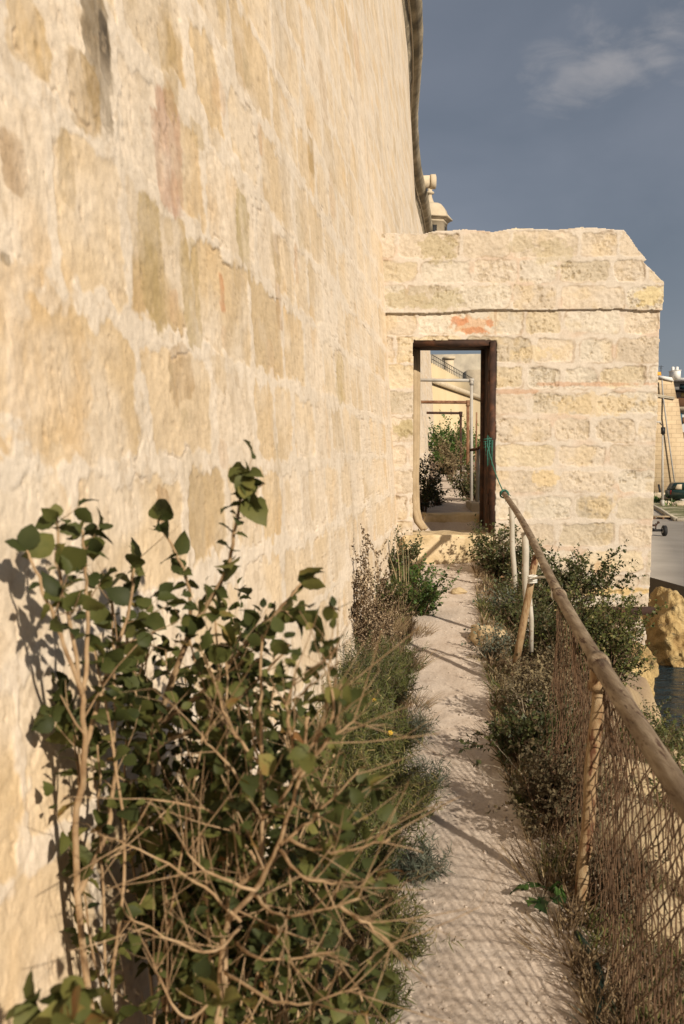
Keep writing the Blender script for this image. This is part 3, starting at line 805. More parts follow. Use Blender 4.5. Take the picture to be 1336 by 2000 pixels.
class Plant:
    def __init__(s, seed):
        s.rng = np.random.RandomState(seed); random.seed(seed); s.b = MB(); s.P = []; s.D = []; s.out = []
    def branch(s, p, d, L, r, lvl, wob=.18, trop=.05, kids=(3, 4), ratio=.6, ang=(.5, 1.0), leafy=1, gap=.03, sides=None, t0=.25, tw=.45):
        rng = s.rng; n = max(3, int(L / .05)); p = np.array(p, float); d = nrm(np.array(d, float)); pts = [p.copy()]; ds = [d.copy()]
        for i in range(n):
            d = nrm(d + wob * rng.normal(size=3) * .5 + np.array([0, 0, trop])); p = p + d * L / n; pts.append(p.copy()); ds.append(d.copy())
        rad = [r * (1 - (1 - tw) * i / n) for i in range(n + 1)]
        s.b.tube(pts, rad, sides or (5 if r > .004 else 3), cap=False)
        if lvl <= leafy: s.leaves_on(pts, ds, gap, .25 if lvl > 0 else .0)
        if lvl > 0:
            for k in range(rng.randint(kids[0], kids[1] + 1)):
                i = rng.randint(int(n * t0), n + 1)
                a = rng.uniform(*ang); q = rdir(rng); q = nrm(q - ds[i] * q.dot(ds[i]))
                s.branch(pts[i], ds[i] * math.cos(a) + q * math.sin(a), L * ratio * rng.uniform(.6, 1.2), rad[i] * .62, lvl - 1, wob, trop, kids, ratio, ang, leafy, gap, sides, t0, tw)
        return pts, ds
    def leaves_on(s, pts, ds, gap, t0=0.0, pair=False):
        pts = np.array(pts); seg = np.linalg.norm(np.diff(pts, axis=0), axis=1); cum = np.concatenate([[0], np.cumsum(seg)])
        x = cum[-1] * t0
        while x < cum[-1]:
            i = min(np.searchsorted(cum, x, side='right') - 1, len(seg) - 1); f = (x - cum[i]) / max(seg[i], 1e-6)
            pp = pts[i] + (pts[i + 1] - pts[i]) * f
            q = rdir(s.rng); q = nrm(q - ds[i] * q.dot(ds[i]))
            s.P.append(pp); s.D.append(ds[i] * .45 + q)
            if pair: s.P.append(pp); s.D.append(ds[i] * .45 - q)
            x += gap * s.rng.uniform(.6, 1.4)
        s.P.append(pts[-1]); s.D.append(ds[-1])
    def foliage(s, tpl, size, var=.3, up=.6, droop=0.0, tint=None, keep=1.0):
        P = np.array(s.P); D = np.array(s.D); rng = s.rng
        if keep < 1: k = rng.rand(len(P)) < keep; P = P[k]; D = D[k]
        U = nrm(rdir(rng, len(P)) + np.array([0, 0, up * 1.6])); D = nrm(D + rdir(rng, len(P)) * .35 + np.array([0, 0, -droop]))
        sz = size * np.clip(1 + var * rng.normal(size=len(P)), .4, 1.7)
        s.out.append(scatter(tpl, P, D, U, sz, rng, tint(P, rng) if tint else None)); s.P = []; s.D = []
    def merged(s):
        V = []; Q = []; t = []; o = 0
        for (v, q, tt) in s.out: V.append(v); Q.append(q + o); t.append(tt); o += len(v)
        return np.concatenate(V), np.concatenate(Q), np.concatenate(t)
    def finish(s, name, loc, label, cat, leafm, barkm, group=None, leafname='foliage', branchname='branches'):
        root = empty(name, loc); tag(root, label, cat, group)
        if s.b.V: s.b.build(branchname, barkm, root, smooth=True)
        if s.out:
            V, Q, t = s.merged(); np_obj(leafname, V, Q, None, leafm, root, tint=t, smooth=True)
        return root

BROAD = tpl_broad()
def leaf_tint(mean=.42, sd=.2): return lambda P, rng: np.clip(rng.normal(mean, sd, len(P)), 0, .93) + (rng.rand(len(P)) < .02) * .25

def bez(pts, n=10):
    """Catmull-Rom through the given points"""
    pts = [np.array(p, float) for p in pts]; P = [pts[0]] + pts + [pts[-1]]; out = []
    for i in range(1, len(P) - 2):
        for k in range(n):
            t = k / n; a, b, c, d = P[i - 1], P[i], P[i + 1], P[i + 2]
            out.append(.5 * ((2 * b) + (-a + c) * t + (2 * a - 5 * b + 4 * c - d) * t * t + (-a + 3 * b - 3 * c + d) * t ** 3))
    out.append(pts[-1]); return out

def stem(pl, pts, r0, r1, leaf_from=None, gap=.035, pair=True, twigs=0, tl=(.06, .16), tleaf=.7, tr=None, sides=6, wob=.0014):
    c = bez(pts, 6); c = [p + (pl.rng.normal(size=3) * wob if 0 < i < len(c) - 1 else 0) for i, p in enumerate(c)]
    n = len(c); rad = [r0 + (r1 - r0) * i / (n - 1) for i in range(n)]
    pl.b.tube(c, rad, sides, cap=True)
    ds = [nrm(c[min(i + 1, n - 1)] - c[max(i - 1, 0)]) for i in range(n)]
    if leaf_from is not None:
        k = int(n * leaf_from); pl.leaves_on(c[k:], ds[k:], gap, 0, pair)
        for _ in range(3): pl.P.append(c[-1]); pl.D.append(ds[-1] * .6 + rdir(pl.rng))
    for _ in range(twigs):
        i = pl.rng.randint(int(n * .2), n); q = rdir(pl.rng); q = nrm(q - ds[i] * q.dot(ds[i]))
        a = pl.rng.uniform(.5, 1.1); L = pl.rng.uniform(*tl)
        d = ds[i] * math.cos(a) + q * math.sin(a)
        d[0] = d[0] if d[0] > -.25 else -.25 + .2 * (d[0] + .25)      # branches keep off the wall
        pl.branch(c[i], d, L, (tr or rad[i] * .55), 1, .13, .03, (0, 2), .6, (.4, .9), 1 if pl.rng.rand() < tleaf else -1, .028, None, .3, .5)
    return c, ds

def shrub_region(pl, root, targets, r0, twigs, spread=.03, leaf_from=.35, tleaf=.8, gap=.032, tl=(.08, .2)):
    for (u, v, Y) in targets:
        e = np.array(at(u, v, Y)); r = np.array(root) + pl.rng.normal(size=3) * np.array([spread, spread, 0])
        m1 = r + (e - r) * .35 + np.array([0, 0, .10]) + pl.rng.normal(size=3) * .035
        m2 = r + (e - r) * .7 + np.array([0, 0, .06]) + pl.rng.normal(size=3) * .03
        stem(pl, [r, m1, m2, e], r0, .0018, leaf_from, gap, True, twigs, tl, tleaf)

# --- big shrub against the wall: tall left stems
rng = np.random.RandomState(5)
A = Plant(101); rootA = (-.385, 1.78, gz(-.385, 1.78) - .02)
t1 = [rootA, at(150, 1750, 1.72), at(165, 1500, 1.66), at(160, 1350, 1.64)]
stem(A, t1, .0075, .0045, None, twigs=5, tleaf=.5)
stem(A, [at(160, 1350, 1.64), at(118, 1240, 1.6), at(80, 1140, 1.58), at(52, 1075, 1.57)], .0045, .002, .5, .05, False, 1, tleaf=.9)
stem(A, [at(160, 1360, 1.64), at(140, 1230, 1.62), at(112, 1100, 1.6), at(112, 1012, 1.6)], .0045, .002, .35, .035, True, 2, (.03, .06))
stem(A, [at(165, 1350, 1.66), at(170, 1220, 1.68), at(166, 1100, 1.68), at(160, 1035, 1.68)], .0045, .002, .3, .035, True, 2, (.03, .07))
stem(A, [at(163, 1480, 1.66), at(205, 1330, 1.72), at(250, 1200, 1.76), at(262, 1110, 1.78)], .005, .002, .5, .035, True, 3)
stem(A, [at(150, 1750, 1.72), at(215, 1600, 1.8), at(225, 1400, 1.82), at(215, 1150, 1.82)], .006, .002, .65, .035, True, 4)
shrub_region(A, rootA, [(190, 1450, 1.75), (160, 1700, 1.75), (185, 1270, 1.7)], .0045, 3, .02, .7, gap=.05)
A.foliage(BROAD, .034, .25, .5, .15, leaf_tint(.42))
ra = A.finish('broadleaf_shrub', (rootA[0], rootA[1], rootA[2]), 'straggly broadleaf shrub with three tall thin stems, leftmost against the wall', 'shrub', M['leaf'], M['bark'])

# --- middle shrub, dense, with the tall sprig
B = Plant(202); rootB = (-.30, 2.05, gz(-.30, 2.05) - .02)
stem(B, [rootB, at(290, 1750, 2.0), at(300, 1500, 1.95), at(310, 1400, 1.92)], .009, .006, None, twigs=10)
stem(B, [at(310, 1400, 1.92), at(375, 1230, 1.9), at(440, 1120, 1.88), at(464, 1010, 1.86), at(481, 925, 1.86)], .0062, .0022, .38, .026, True, 3, (.03, .07))
for _ in range(9): B.P.append(np.array(at(481 + 3 * (_ % 3), 928 + 7 * _, 1.86))); B.D.append(rdir(B.rng))
stem(B, [at(308, 1420, 1.92), at(365, 1240, 1.9), at(368, 1140, 1.88), at(338, 1070, 1.87), at(308, 1015, 1.86)], .005, .002, .5, .04, True, 2, (.03, .06))
stem(B, [at(315, 1410, 1.92), at(420, 1330, 1.88), at(500, 1235, 1.86), at(560, 1175, 1.84), at(588, 1140, 1.84)], .006, .002, .5, .04, True, 3, (.03, .08))
stem(B, [at(300, 1460, 1.92), at(420, 1400, 1.84), at(500, 1330, 1.8), at(566, 1258, 1.78)], .005, .0016, None, twigs=3, tleaf=.2)
stem(B, [at(305, 1450, 1.95), at(250, 1260, 1.95), at(262, 1100, 1.94)], .005, .002, .4, .035, True, 4)
rngt = np.random.RandomState(8)
B.foliage(BROAD, .038, .22, .5, .1, leaf_tint(.48, .2))
tg = []
for k in range(38):
    u = rngt.uniform(250, 610); lo = 1110 + abs(u - 330) * .75 + (40 if u > 520 else 0); v = rngt.uniform(lo + 20, 1560)
    tg.append((u, v, rngt.uniform(1.75, 2.35)))
shrub_region(B, rootB, tg, .0042, 5, .06, .4, gap=.032)
B.foliage(BROAD, .027, .28, .5, .15, leaf_tint(.44, .2))
rb = B.finish('broadleaf_shrub', (rootB[0], rootB[1], rootB[2]), 'dense dark green broadleaf shrub with one tall sprig rising above the rest', 'shrub', M['leaf'], M['bark'])

# --- front shrub with pale bare twigs
Cc = Plant(303); rootC = (-.20, 1.72, gz(-.20, 1.72) - .02)
trunk = [rootC, at(455, 1850, 1.62), at(492, 1640, 1.58), at(490, 1500, 1.56)]
stem(Cc, [rootC, at(430, 1900, 1.64), at(500, 1740, 1.6), at(548, 1640, 1.56), at(590, 1500, 1.52), at(600, 1400, 1.5)], .0065, .0018, None, twigs=12, tleaf=.2, tl=(.08, .2))
stem(Cc, [rootC, at(440, 1850, 1.66), at(505, 1690, 1.62), at(512, 1560, 1.6), at(508, 1380, 1.6), at(512, 1240, 1.6)], .0065, .0018, None, twigs=11, tleaf=.3)
for (a, b_, c_) in (((512, 1600, 1.6), (575, 1520, 1.56), (668, 1335, 1.54)), ((548, 1650, 1.56), (620, 1590, 1.54), (702, 1500, 1.52)), ((510, 1600, 1.6), (460, 1510, 1.58), (398, 1440, 1.56)),
                    ((560, 1640, 1.56), (650, 1665, 1.5), (762, 1640, 1.48)), ((500, 1740, 1.6), (400, 1700, 1.56), (360, 1650, 1.55)), ((548, 1660, 1.56), (600, 1715, 1.5), (690, 1725, 1.48)),
                    ((500, 1750, 1.6), (560, 1790, 1.52), (700, 1755, 1.46)), ((460, 1840, 1.62), (520, 1875, 1.52), (650, 1860, 1.48)), ((585, 1520, 1.52), (640, 1450, 1.5), (690, 1410, 1.5)),
                    ((470, 1800, 1.6), (380, 1720, 1.6), (230, 1640, 1.58)), ((470, 1810, 1.62), (400, 1860, 1.5), (250, 1790, 1.5)), ((505, 1690, 1.62), (420, 1590, 1.6), (280, 1560, 1.6)),
                    ((440, 1900, 1.62), (560, 1960, 1.5), (700, 1930, 1.45)), ((430, 1930, 1.62), (360, 1990, 1.5), (300, 1880, 1.5)), ((590, 1500, 1.52), (560, 1410, 1.5), (575, 1330, 1.5)), ((600, 1470, 1.52), (650, 1400, 1.5), (640, 1300, 1.5)),
                    ((512, 1500, 1.6), (450, 1420, 1.6), (420, 1330, 1.6)), ((660, 1770, 1.48), (710, 1800, 1.46), (770, 1850, 1.45))):
    stem(Cc, [at(*a), at(*b_), at(*c_)], .0034, .0012, None, twigs=8, tleaf=.2, tl=(.06, .18), tr=.0014)
tg = []
for k in range(46):
    u = rngt.uniform(300, 700); v = rngt.uniform(1400 + max(0, u - 560) * .6, 1980); tg.append((u, v, rngt.uniform(1.62, 2.2)))
shrub_region(Cc, (-.2, 1.9, rootC[2]), tg, .0034, 5, .08, .5, tleaf=.5, gap=.034)
_q = [(p_, d_) for p_, d_ in zip(Cc.P, Cc.D) if p_[1] > 1.47 and p_[0] / p_[1] < .045]
Cc.P = [a_ for a_, _ in _q]; Cc.D = [b_ for _, b_ in _q]
Cc.foliage(BROAD, .0275, .3, .5, .15, leaf_tint(.42, .2))
rc = Cc.finish('twiggy_shrub', (rootC[0], rootC[1], rootC[2]), 'foreground shrub of bare tan twigs among dark leaves beside the path', 'shrub', M['leaf'], M['bark'])

# --- big near leaves at the lower left corner
D_ = Plant(404); rootD = (-.36, 1.42, gz(-.36, 1.42) - .02)
for (u, v, Y) in ((110, 1965, 1.22), (165, 1950, 1.2), (70, 1960, 1.24), (215, 1990, 1.2), (430, 1960, 1.25), (140, 1990, 1.15)):
    e = np.array(at(u, v, Y)); r = np.array(rootD)
    stem(D_, [r, r + (e - r) * .5 + np.array([0, 0, .06]), e], .004, .002, .75, .03, True, 0)
D_.foliage(BROAD, .040, .2, .7, .05, leaf_tint(.7, .12))
D_.finish('leafy_seedling', rootD, 'low sprouting seedling with broad pale green leaves in the near left corner', 'plant', M['leaf'], M['bark'])

# ---- generators for smaller plants, built round their own root
def small_bush(seed, x, y, h, w, lsize, n0=9, lvl=2, gap=.02, leaf='leaf_small', bark='twig_dark', label='', cat='bush', name='bush', group=None, tpl=None, kids=(3, 4), mean=.45, z=None, up=.5, r=.006, trop=.05, lean=(0, 0), leafy=1):
    p = Plant(seed); z = gz(x, y) if z is None else z
    for k in range(int(n0 * 1.35)):
        a = p.rng.uniform(0, 2 * math.pi); rr_ = p.rng.uniform(.1, 1) ** .6
        d = np.array([math.cos(a) * rr_ * w / h + lean[0], math.sin(a) * rr_ * w / h + lean[1], 1.0])
        L = h * p.rng.uniform(.55, .95) * (1 + .2 * rr_)
        o = np.array([x + math.cos(a) * rr_ * w * .25, y + math.sin(a) * rr_ * w * .25, z - .03])
        p.branch(o, d, L * .75, r, lvl, .22, trop, kids, .55, (.4, .95), leafy, gap)
    p.foliage(tpl or tpl_small(), lsize, .3, up, 0, leaf_tint(mean, .2))
    return p.finish(name, (x, y, z), label, cat, M[leaf], M[bark], group)

def tuft(seed, x, y, h, spread, n, w, mat, label, cat='grass tuft', name='grass_tuft', group=None, z=None, lean=(0, 0), base=.05, mean=.5, droop=.5):
    rng = np.random.RandomState(seed); z = gz(x, y) if z is None else z
    ns = 6
    a = rng.uniform(0, 2 * np.pi, n); rad = rng.rand(n) ** .7
    L = h * rng.uniform(.45, 1.1, n)
    d = np.stack([np.cos(a) * rad * spread / h + lean[0], np.sin(a) * rad * spread / h + lean[1], np.ones(n)], -1); d = nrm(d)
    P = np.stack([x + np.cos(a) * rad * base, y + np.sin(a) * rad * base, np.full(n, z - .015)], -1)
    W = nrm(np.cross(d, rdir(rng, n))) * (w * rng.uniform(.6, 1.3, n))[:, None]
    dr = rng.uniform(.1, 1, n) * droop
    V = []; 
    bend = rdir(rng, n) * .25; bend[:, 2] = 0
    pos = P.copy(); dd = d.copy()
    rows_ = []
    for i in range(ns):
        t = i / (ns - 1); f = (1 - t) ** .6 if i < ns - 1 else .08
        rows_.append(np.stack([pos - W * f, pos + W * f], 1))
        pos = pos + dd * (L / (ns - 1))[:, None]
        dd = nrm(dd + (bend - np.array([0, 0, 1]) * dr[:, None] * t + d * .0) * .5)
    A_ = np.concatenate(rows_, 1)      # n, 2*ns, 3
    q = np.array([(2 * i, 2 * i + 1, 2 * i + 3, 2 * i + 2) for i in range(ns - 1)])
    Q = (q[None] + (np.arange(n) * 2 * ns)[:, None, None]).reshape(-1, 4)
    t = np.repeat(np.clip(rng.normal(mean, .22, n), 0, 1), 2 * ns)
    root = empty(name, (x, y, z)); tag(root, label, cat, group)
    np_obj('blades', A_.reshape(-1, 3), Q, None, M[mat], root, tint=t)
    return root

def herb(seed, x, y, h, w, n0, label, leaf='herb', name='herb_clump', cat='herb', gap=.007, nl=.028, mean=.5, group=None, lvl=1, bark='twig_grey', z=None, kids=(4, 6), lean=(0, 0), wn_=.05):
    return small_bush(seed, x, y, h, w, nl, n0, lvl, gap, leaf, bark, label, cat, name, group, tpl_needle(wn_), kids, mean, z, .2, .002, .09, lean)

# left side, from far to near
small_bush(11, .62, 9.3, .20, .2, .016, 10, 2, .016, 'leaf_small', 'twig_dark', 'small dry brown bush at the left foot of the doorway sill', mean=.8, name='bush')
small_bush(12, .52, 8.9, .46, .18, .026, 16, 2, .012, 'leaf_small', 'twig_dark', 'tall dark green bush squeezed against the wall next to the sill', mean=.35)
small_bush(13, .58, 7.9, .40, .30, .024, 22, 2, .011, 'leaf_bright', 'twig_dark', 'bright green leafy bush leaning over the left edge of the path', mean=.5, lean=(.25, 0))
small_bush(14, .36, 7.6, .32, .22, .02, 16, 2, .011, 'herb', 'twig_dark', 'dull green bush against the wall behind the dried brush', mean=.3)
small_bush(15, .03, 6.25, .62, .17, .013, 13, 2, .010, 'seed', 'twig_dark', 'tall dried brush with brown seed heads standing against the wall', 'dry plant', 'dried_brush', tpl=tpl_head(), kids=(4, 5), r=.005)
dt = ['tallest bunch of straw grass beside the dried brush', 'bleached straw grass matted at the left edge of the path', 'low grey straw tussock under the bright green bush', 'straw tussock in front of the dried brush',
      'brown straw bunch between two green herb clumps on the left', 'thin straw bunch leaning onto the path on the left', 'wispy straw growing out at the wall foot']
for k, (x, y, h, s_, n_) in enumerate(((.25, 6.9, .42, .25, 420), (.38, 6.4, .30, .28, 420), (.52, 7.3, .2, .22, 300), (.16, 5.9, .34, .26, 420), (.28, 5.2, .26, .25, 380), (.36, 5.7, .22, .2, 300), (.12, 6.6, .5, .2, 260))):
    tuft(30 + k, x, y, h * .72, s_, n_, .0018, 'dry', dt[k], group='dry grass tufts beside the path', base=.13, mean=.45)
ht = [(.02, 5.5, .42, .26, 22, .25), (.2, 5.6, .30, .24, 20, .4), (.05, 4.8, .40, .26, 24, .55), (-.08, 5.1, .36, .2, 20, .7), (.18, 4.7, .30, .22, 22, .35), (.25, 4.2, .26, .2, 20, .6), (.04, 4.2, .36, .24, 24, .62),
      (.10, 3.7, .32, .22, 22, .5), (.17, 3.25, .22, .16, 16, .6), (-.08, 4.4, .40, .22, 20, .55), (-.02, 3.6, .34, .2, 20, .4), (.1, 2.95, .16, .14, 12, .5), (.33, 6.05, .3, .2, 16, .35)]
hl = ['dark feathery herb clump in front of the dried brush', 'dark feathery herb next to the straw at the path edge', 'light green feathery herb clump behind the broadleaf shrub', 'yellowish green herb close to the wall behind the shrub',
      'drab green herb clump bordering the path on the left', 'pale green low herb clump bordering the path', 'tall bright feathery herb between shrub and path', 'feathery herb right behind the bare twigs', 'low feathery herb spilling on the path by the twigs',
      'upright feathery herb close to the wall foot', 'dark feathery herb hidden behind the bare twigs', 'smallest feathery herb at the near left path edge', 'dark green herb among straw at the path edge']
for k, (x, y, h, w, n0, mean) in enumerate(ht):
    herb(50 + k, x, y, h, w * 1.15, int(n0 * 1.9), hl[k], mean=mean, group='feathery herbs on the left verge')
for k, (x, y, h, w, lb) in enumerate(((.32, 4.45, .22, .2, 'silvery grey herb at the left path edge, farther one'), (.27, 3.75, .18, .17, 'silvery grey herb at the left path edge, nearer one'), (.34, 5.15, .2, .18, 'grey green herb below the straw at the path edge'))):
    herb(80 + k, x, y, h, w, 34, lb, leaf='herb_grey', mean=.5, group='grey herbs on the left verge')
# tall straws by the wall
tuft(95, .46, 7.7, .72, .14, 30, .0040, 'dry', 'few tall single straws arching beside the bright green bush', group='dry grass tufts beside the path', mean=.9, base=.02)
# yellow daisies
for k, (u, v, Y) in enumerate(((730, 1367, 5.0), (713, 1402, 4.8), (762, 1431, 4.6), (628, 1327, 5.6))):
    p = at(u, v, Y); z0 = gz(p.x, p.y); root = empty('yellow_flower', (p.x, p.y, z0))
    tag(root, ['yellow daisy highest above the straw by the path', 'yellow daisy in the green herbs left of the others', 'yellow daisy nearest the path edge', 'yellow daisy against the wall base'][k], 'flower', 'yellow daisies in the verge')
    mb = MB(); mb.tube([(p.x, p.y, z0), (p.x + .01, p.y, (z0 + p.z) / 2), tuple(p)], .0015, 4); mb.build('stem', M['herb'], root)
    rg = np.random.RandomState(k); n_ = 11; a = np.linspace(0, 2 * np.pi, n_, endpoint=False)
    V, Q, t = scatter(tpl_broad(6, w=(.08, .16, .2, .2, .15, 0), teeth=0), np.repeat(np.array([p]), n_, 0), np.stack([np.cos(a), np.sin(a) * .7 - .3, np.sin(a) * .6 + .1], -1), np.tile([0, -.6, .8], (n_, 1)), .015, rg)
    np_obj('petals', V, Q, None, M['flower'], root, tint=t)

# right side
small_bush(21, 1.52, 9.4, .62, .22, .03, 22, 2, .018, 'leaf_small', 'twig_dark', 'green bush with roundish leaves at the right foot of the doorway', mean=.5)
small_bush(22, 1.62, 8.6, .48, .30, .024, 30, 2, .015, 'leaf_small', 'twig_grey', 'grey green bush sprawling below the far end of the railing', mean=.6)
small_bush(23, 1.36, 8.2, .26, .2, .02, 14, 2, .015, 'herb_grey', 'twig_grey', 'low greyish bush at the right path edge before the doorway', mean=.5)
small_bush(24, 1.98, 8.9, .8, .32, .03, 28, 2, .013, 'leaf_small', 'twig_dark', 'large dark bush against the gate wall outside the railing', mean=.35)
small_bush(25, 2.1, 8.1, .6, .36, .022, 18, 2, .014, 'rusty_leaf', 'twig_dark', 'reddish brown withered bush behind the railing joint', mean=.5)
small_bush(26, 2.2, 8.6, .5, .22, .022, 16, 2, .014, 'leaf_small', 'twig_grey', 'pale small leaved bush in front of the wall foundation', mean=.75, lean=(.5, 0))
small_bush(27, 1.5, 6.7, .5, .36, .022, 26, 2, .011, 'leaf_small', 'twig_dark', 'dark bush around the base of the leaning post', mean=.25)
small_bush(28, 1.02, 6.6, .24, .2, .018, 12, 2, .013, 'herb_grey', 'twig_grey', 'small silvery bush behind the yellow rock', mean=.45)
small_bush(29, 1.18, 6.05, .34, .26, .018, 24, 2, .011, 'rusty_leaf', 'twig_dark', 'low reddish twiggy bush on the right verge', mean=.6)
small_bush(41, 1.08, 5.4, .40, .26, .018, 24, 2, .011, 'rusty_leaf', 'twig_grey', 'grey brown wiry bush beside the start of the wire netting', mean=.75)
small_bush(42, .95, 4.75, .36, .24, .024, 24, 2, .011, 'leaf_small', 'twig_dark', 'dark green bush on the right verge at the netting', mean=.3)
small_bush(43, .92, 4.1, .38, .24, .02, 26, 2, .011, 'rusty_leaf', 'twig_dark', 'dark withered bush at the foot of the netting', mean=.4)
small_bush(44, 1.75, 6.6, .62, .36, .022, 30, 2, .011, 'herb', 'twig_dark', 'bright green shrubby bush outside the railing', mean=.5)
small_bush(45, 1.75, 5.7, .50, .36, .02, 30, 2, .011, 'herb', 'twig_dark', 'green bush outside the railing right of the thick post', mean=.45)
small_bush(46, 1.7, 4.9, .45, .36, .02, 28, 2, .011, 'leaf_small', 'twig_dark', 'olive bush outside the railing overhanging the sea', mean=.55, lean=(.2, 0))
small_bush(47, 1.62, 4.2, .4, .3, .018, 16, 2, .013, 'herb', 'twig_dark', 'green bush outside the railing nearest the right edge', mean=.5)
small_bush(48, 2.35, 6.3, .5, .3, .018, 16, 2, .013, 'leaf_small', 'twig_grey', 'wispy bush standing in front of the dark water', mean=.65)
small_bush(49, 2.3, 7.4, .5, .34, .02, 16, 2, .013, 'herb', 'twig_dark', 'dense green bush below the wall foundation', mean=.45)
for k, (x, y, h, s_, n_, mat, lb) in enumerate((
        (1.0, 5.0, .42, .2, 300, 'dry', 'straw grass at the far end of the wire netting'), (.93, 4.4, .46, .18, 300, 'dry', 'straw grass growing up through the netting'),
        (.84, 3.75, .34, .16, 300, 'dry', 'straw clump at the foot of the thick rusty post'), (.78, 3.3, .2, .2, 300, 'dry', 'flattened dead straw before the thick rusty post'),
        (1.12, 3.9, .4, .3, 380, 'dry', 'straw clump outside the netting next to the post'), (1.35, 4.3, .4, .35, 420, 'dry', 'tangled straw outside the netting in the middle'), (1.5, 3.7, .45, .35, 420, 'dry', 'tangled straw outside the netting at the right edge'),
        (1.3, 3.3, .35, .3, 360, 'dry', 'brown straw tangle below the netting at the right edge'), (.96, 2.95, .16, .14, 200, 'herb', 'green grass at the foot of the netting near the bottom corner'),
        (1.1, 2.8, .2, .14, 200, 'dry', 'straw at the very bottom right corner'), (.86, 2.85, .14, .12, 160, 'herb_grey', 'grey green grass beside the dark hose'), (1.12, 5.9, .32, .2, 300, 'dry', 'thin straw beside the low reddish bush'), (1.55, 5.1, .4, .3, 380, 'dry', 'straw patch outside the railing behind the thick post'), (.9, 5.2, .22, .16, 240, 'dry', 'thin pale straw at the right path edge'))):
    tuft(120 + k, x, y, h * .6, s_, int(n_ * .55), .0018, mat, lb, group='grass tufts along the netting', base=.16, mean=.3)
small_bush(91, 1.0, 3.55, .26, .2, .018, 18, 2, .011, 'rusty_leaf', 'twig_grey', 'low withered brown scrub around the thick rusty post', mean=.35)
small_bush(92, 1.2, 6.9, .2, .2, .016, 16, 2, .011, 'rusty_leaf', 'twig_grey', 'dead twiggy scrub behind the yellow rock at the path edge', mean=.7)
small_bush(93, 1.45, 7.7, .42, .3, .022, 22, 2, .012, 'leaf_small', 'twig_dark', 'green bush between the two pale railing posts', mean=.4)
small_bush(94, .22, 6.75, .28, .22, .012, 14, 2, .009, 'seed', 'twig_grey', 'low dried scrub with grey seed heads right of the dried brush', 'dry plant', 'dried_brush', tpl=tpl_head(), mean=.7, r=.004)
small_bush(96, 1.72, 5.35, .40, .26, .018, 26, 2, .011, 'herb', 'twig_dark', 'green scrub on the cliff edge just above the water', mean=.5, lean=(.3, 0))
small_bush(97, 1.92, 6.2, .44, .28, .018, 26, 2, .011, 'leaf_small', 'twig_dark', 'olive scrub on the cliff edge below the square orange rock', mean=.55, lean=(.3, 0))
small_bush(98, 2.25, 7.0, .46, .28, .02, 26, 2, .011, 'herb', 'twig_dark', 'green scrub clinging to the slope under the wall foundation', mean=.4, lean=(.3, 0))
small_bush(99, 1.68, 4.6, .34, .24, .016, 22, 2, .011, 'rusty_leaf', 'twig_grey', 'pinkish brown scrub on the cliff edge at the right picture edge', mean=.8, lean=(.3, 0))
small_bush(100, 2.5, 7.8, .40, .24, .02, 22, 2, .011, 'leaf_small', 'twig_dark', 'dark scrub at the foot of the stepped ochre rock', mean=.35, lean=(.2, 0))
# broad weed at the path edge
W_ = Plant(500); wx0, wy0 = .72, 3.52; wz0 = gz(wx0, wy0)
for k in range(16):
    a = W_.rng.uniform(0, 6.28); W_.branch((wx0, wy0, wz0), (math.cos(a), math.sin(a), .8), W_.rng.uniform(.05, .12), .0015, 0, .1, -.02, (0, 0), .5, (.5, 1), -1)
    W_.P.append(np.array([wx0 + math.cos(a) * .05, wy0 + math.sin(a) * .05, wz0 + .05])); W_.D.append(np.array([math.cos(a), math.sin(a), .25]))
W_.foliage(tpl_broad(6, w=(.1, .35, .3, .38, .25, 0), teeth=.09), .055, .25, 1, .1, leaf_tint(.25, .2))
W_.finish('weed', (wx0, wy0, wz0), 'flat green weed with jagged leaves at the right edge of the path', 'weed', M['leaf_bright'], M['twig_grey'])
# long bare flower stalks leaning in over the path
S_ = Plant(510); s0 = (.92, 4.35, gz(.92, 4.35))
for (p1, p2, p3) in (((975, 1500, 4.2), (930, 1495, 4.1), (905, 1463, 4.0)), ((1000, 1530, 4.2), (960, 1520, 4.1), (930, 1492, 4.05)), ((990, 1480, 4.3), (965, 1450, 4.25), (958, 1440, 4.2))):
    stem(S_, [s0, at(*p1), at(*p2), at(*p3)], .0022, .001, None, twigs=3, tleaf=.3, tl=(.04, .1))
    for _ in range(7): S_.P.append(np.array(at(*p3))); S_.D.append(rdir(S_.rng))
S_.foliage(tpl_small(), .028, .3, .3, .2, leaf_tint(.5))
S_.finish('stalky_weed', s0, 'weed with thin stalks leaning over the path from the right', 'weed', M['leaf_small'], M['twig_grey'])

# beyond the doorway
small_bush(61, .95, 11.5, .66, .10, .03, 12, 2, .018, 'leaf_small', 'twig_dark', 'dark bush in the shade just beyond the doorway on the left', mean=.15)
small_bush(62, 1.18, 12.6, .3, .12, .028, 8, 2, .02, 'leaf_small', 'twig_dark', 'low olive bush beyond the doorway against the wall', mean=.6)
small_bush(63, 1.78, 13.3, .5, .24, .03, 16, 2, .018, 'leaf_small', 'twig_dark', 'green bush beyond the doorway beside the pale poles', mean=.5)
small_bush(64, 2.15, 20.5, .95, .5, .05, 24, 2, .03, 'leaf_bright', 'twig_dark', 'big green bush at the end of the path beyond the doorway', mean=.5)
small_bush(65, 2.75, 22.5, 1.0, .5, .05, 20, 2, .03, 'leaf_bright', 'twig_dark', 'grey green bush farthest along the path, right of the rusty post', mean=.7)
small_bush(66, 1.95, 17.8, .7, .25, .035, 14, 2, .02, 'rusty_leaf', 'twig_dark', 'yellowish dry bush along the wall beyond the doorway', mean=.9)
small_bush(67, 2.1, 15.6, .4, .2, .035, 14, 2, .022, 'rusty_leaf', 'twig_dark', 'ragged brown bush right of the far path', mean=.7)

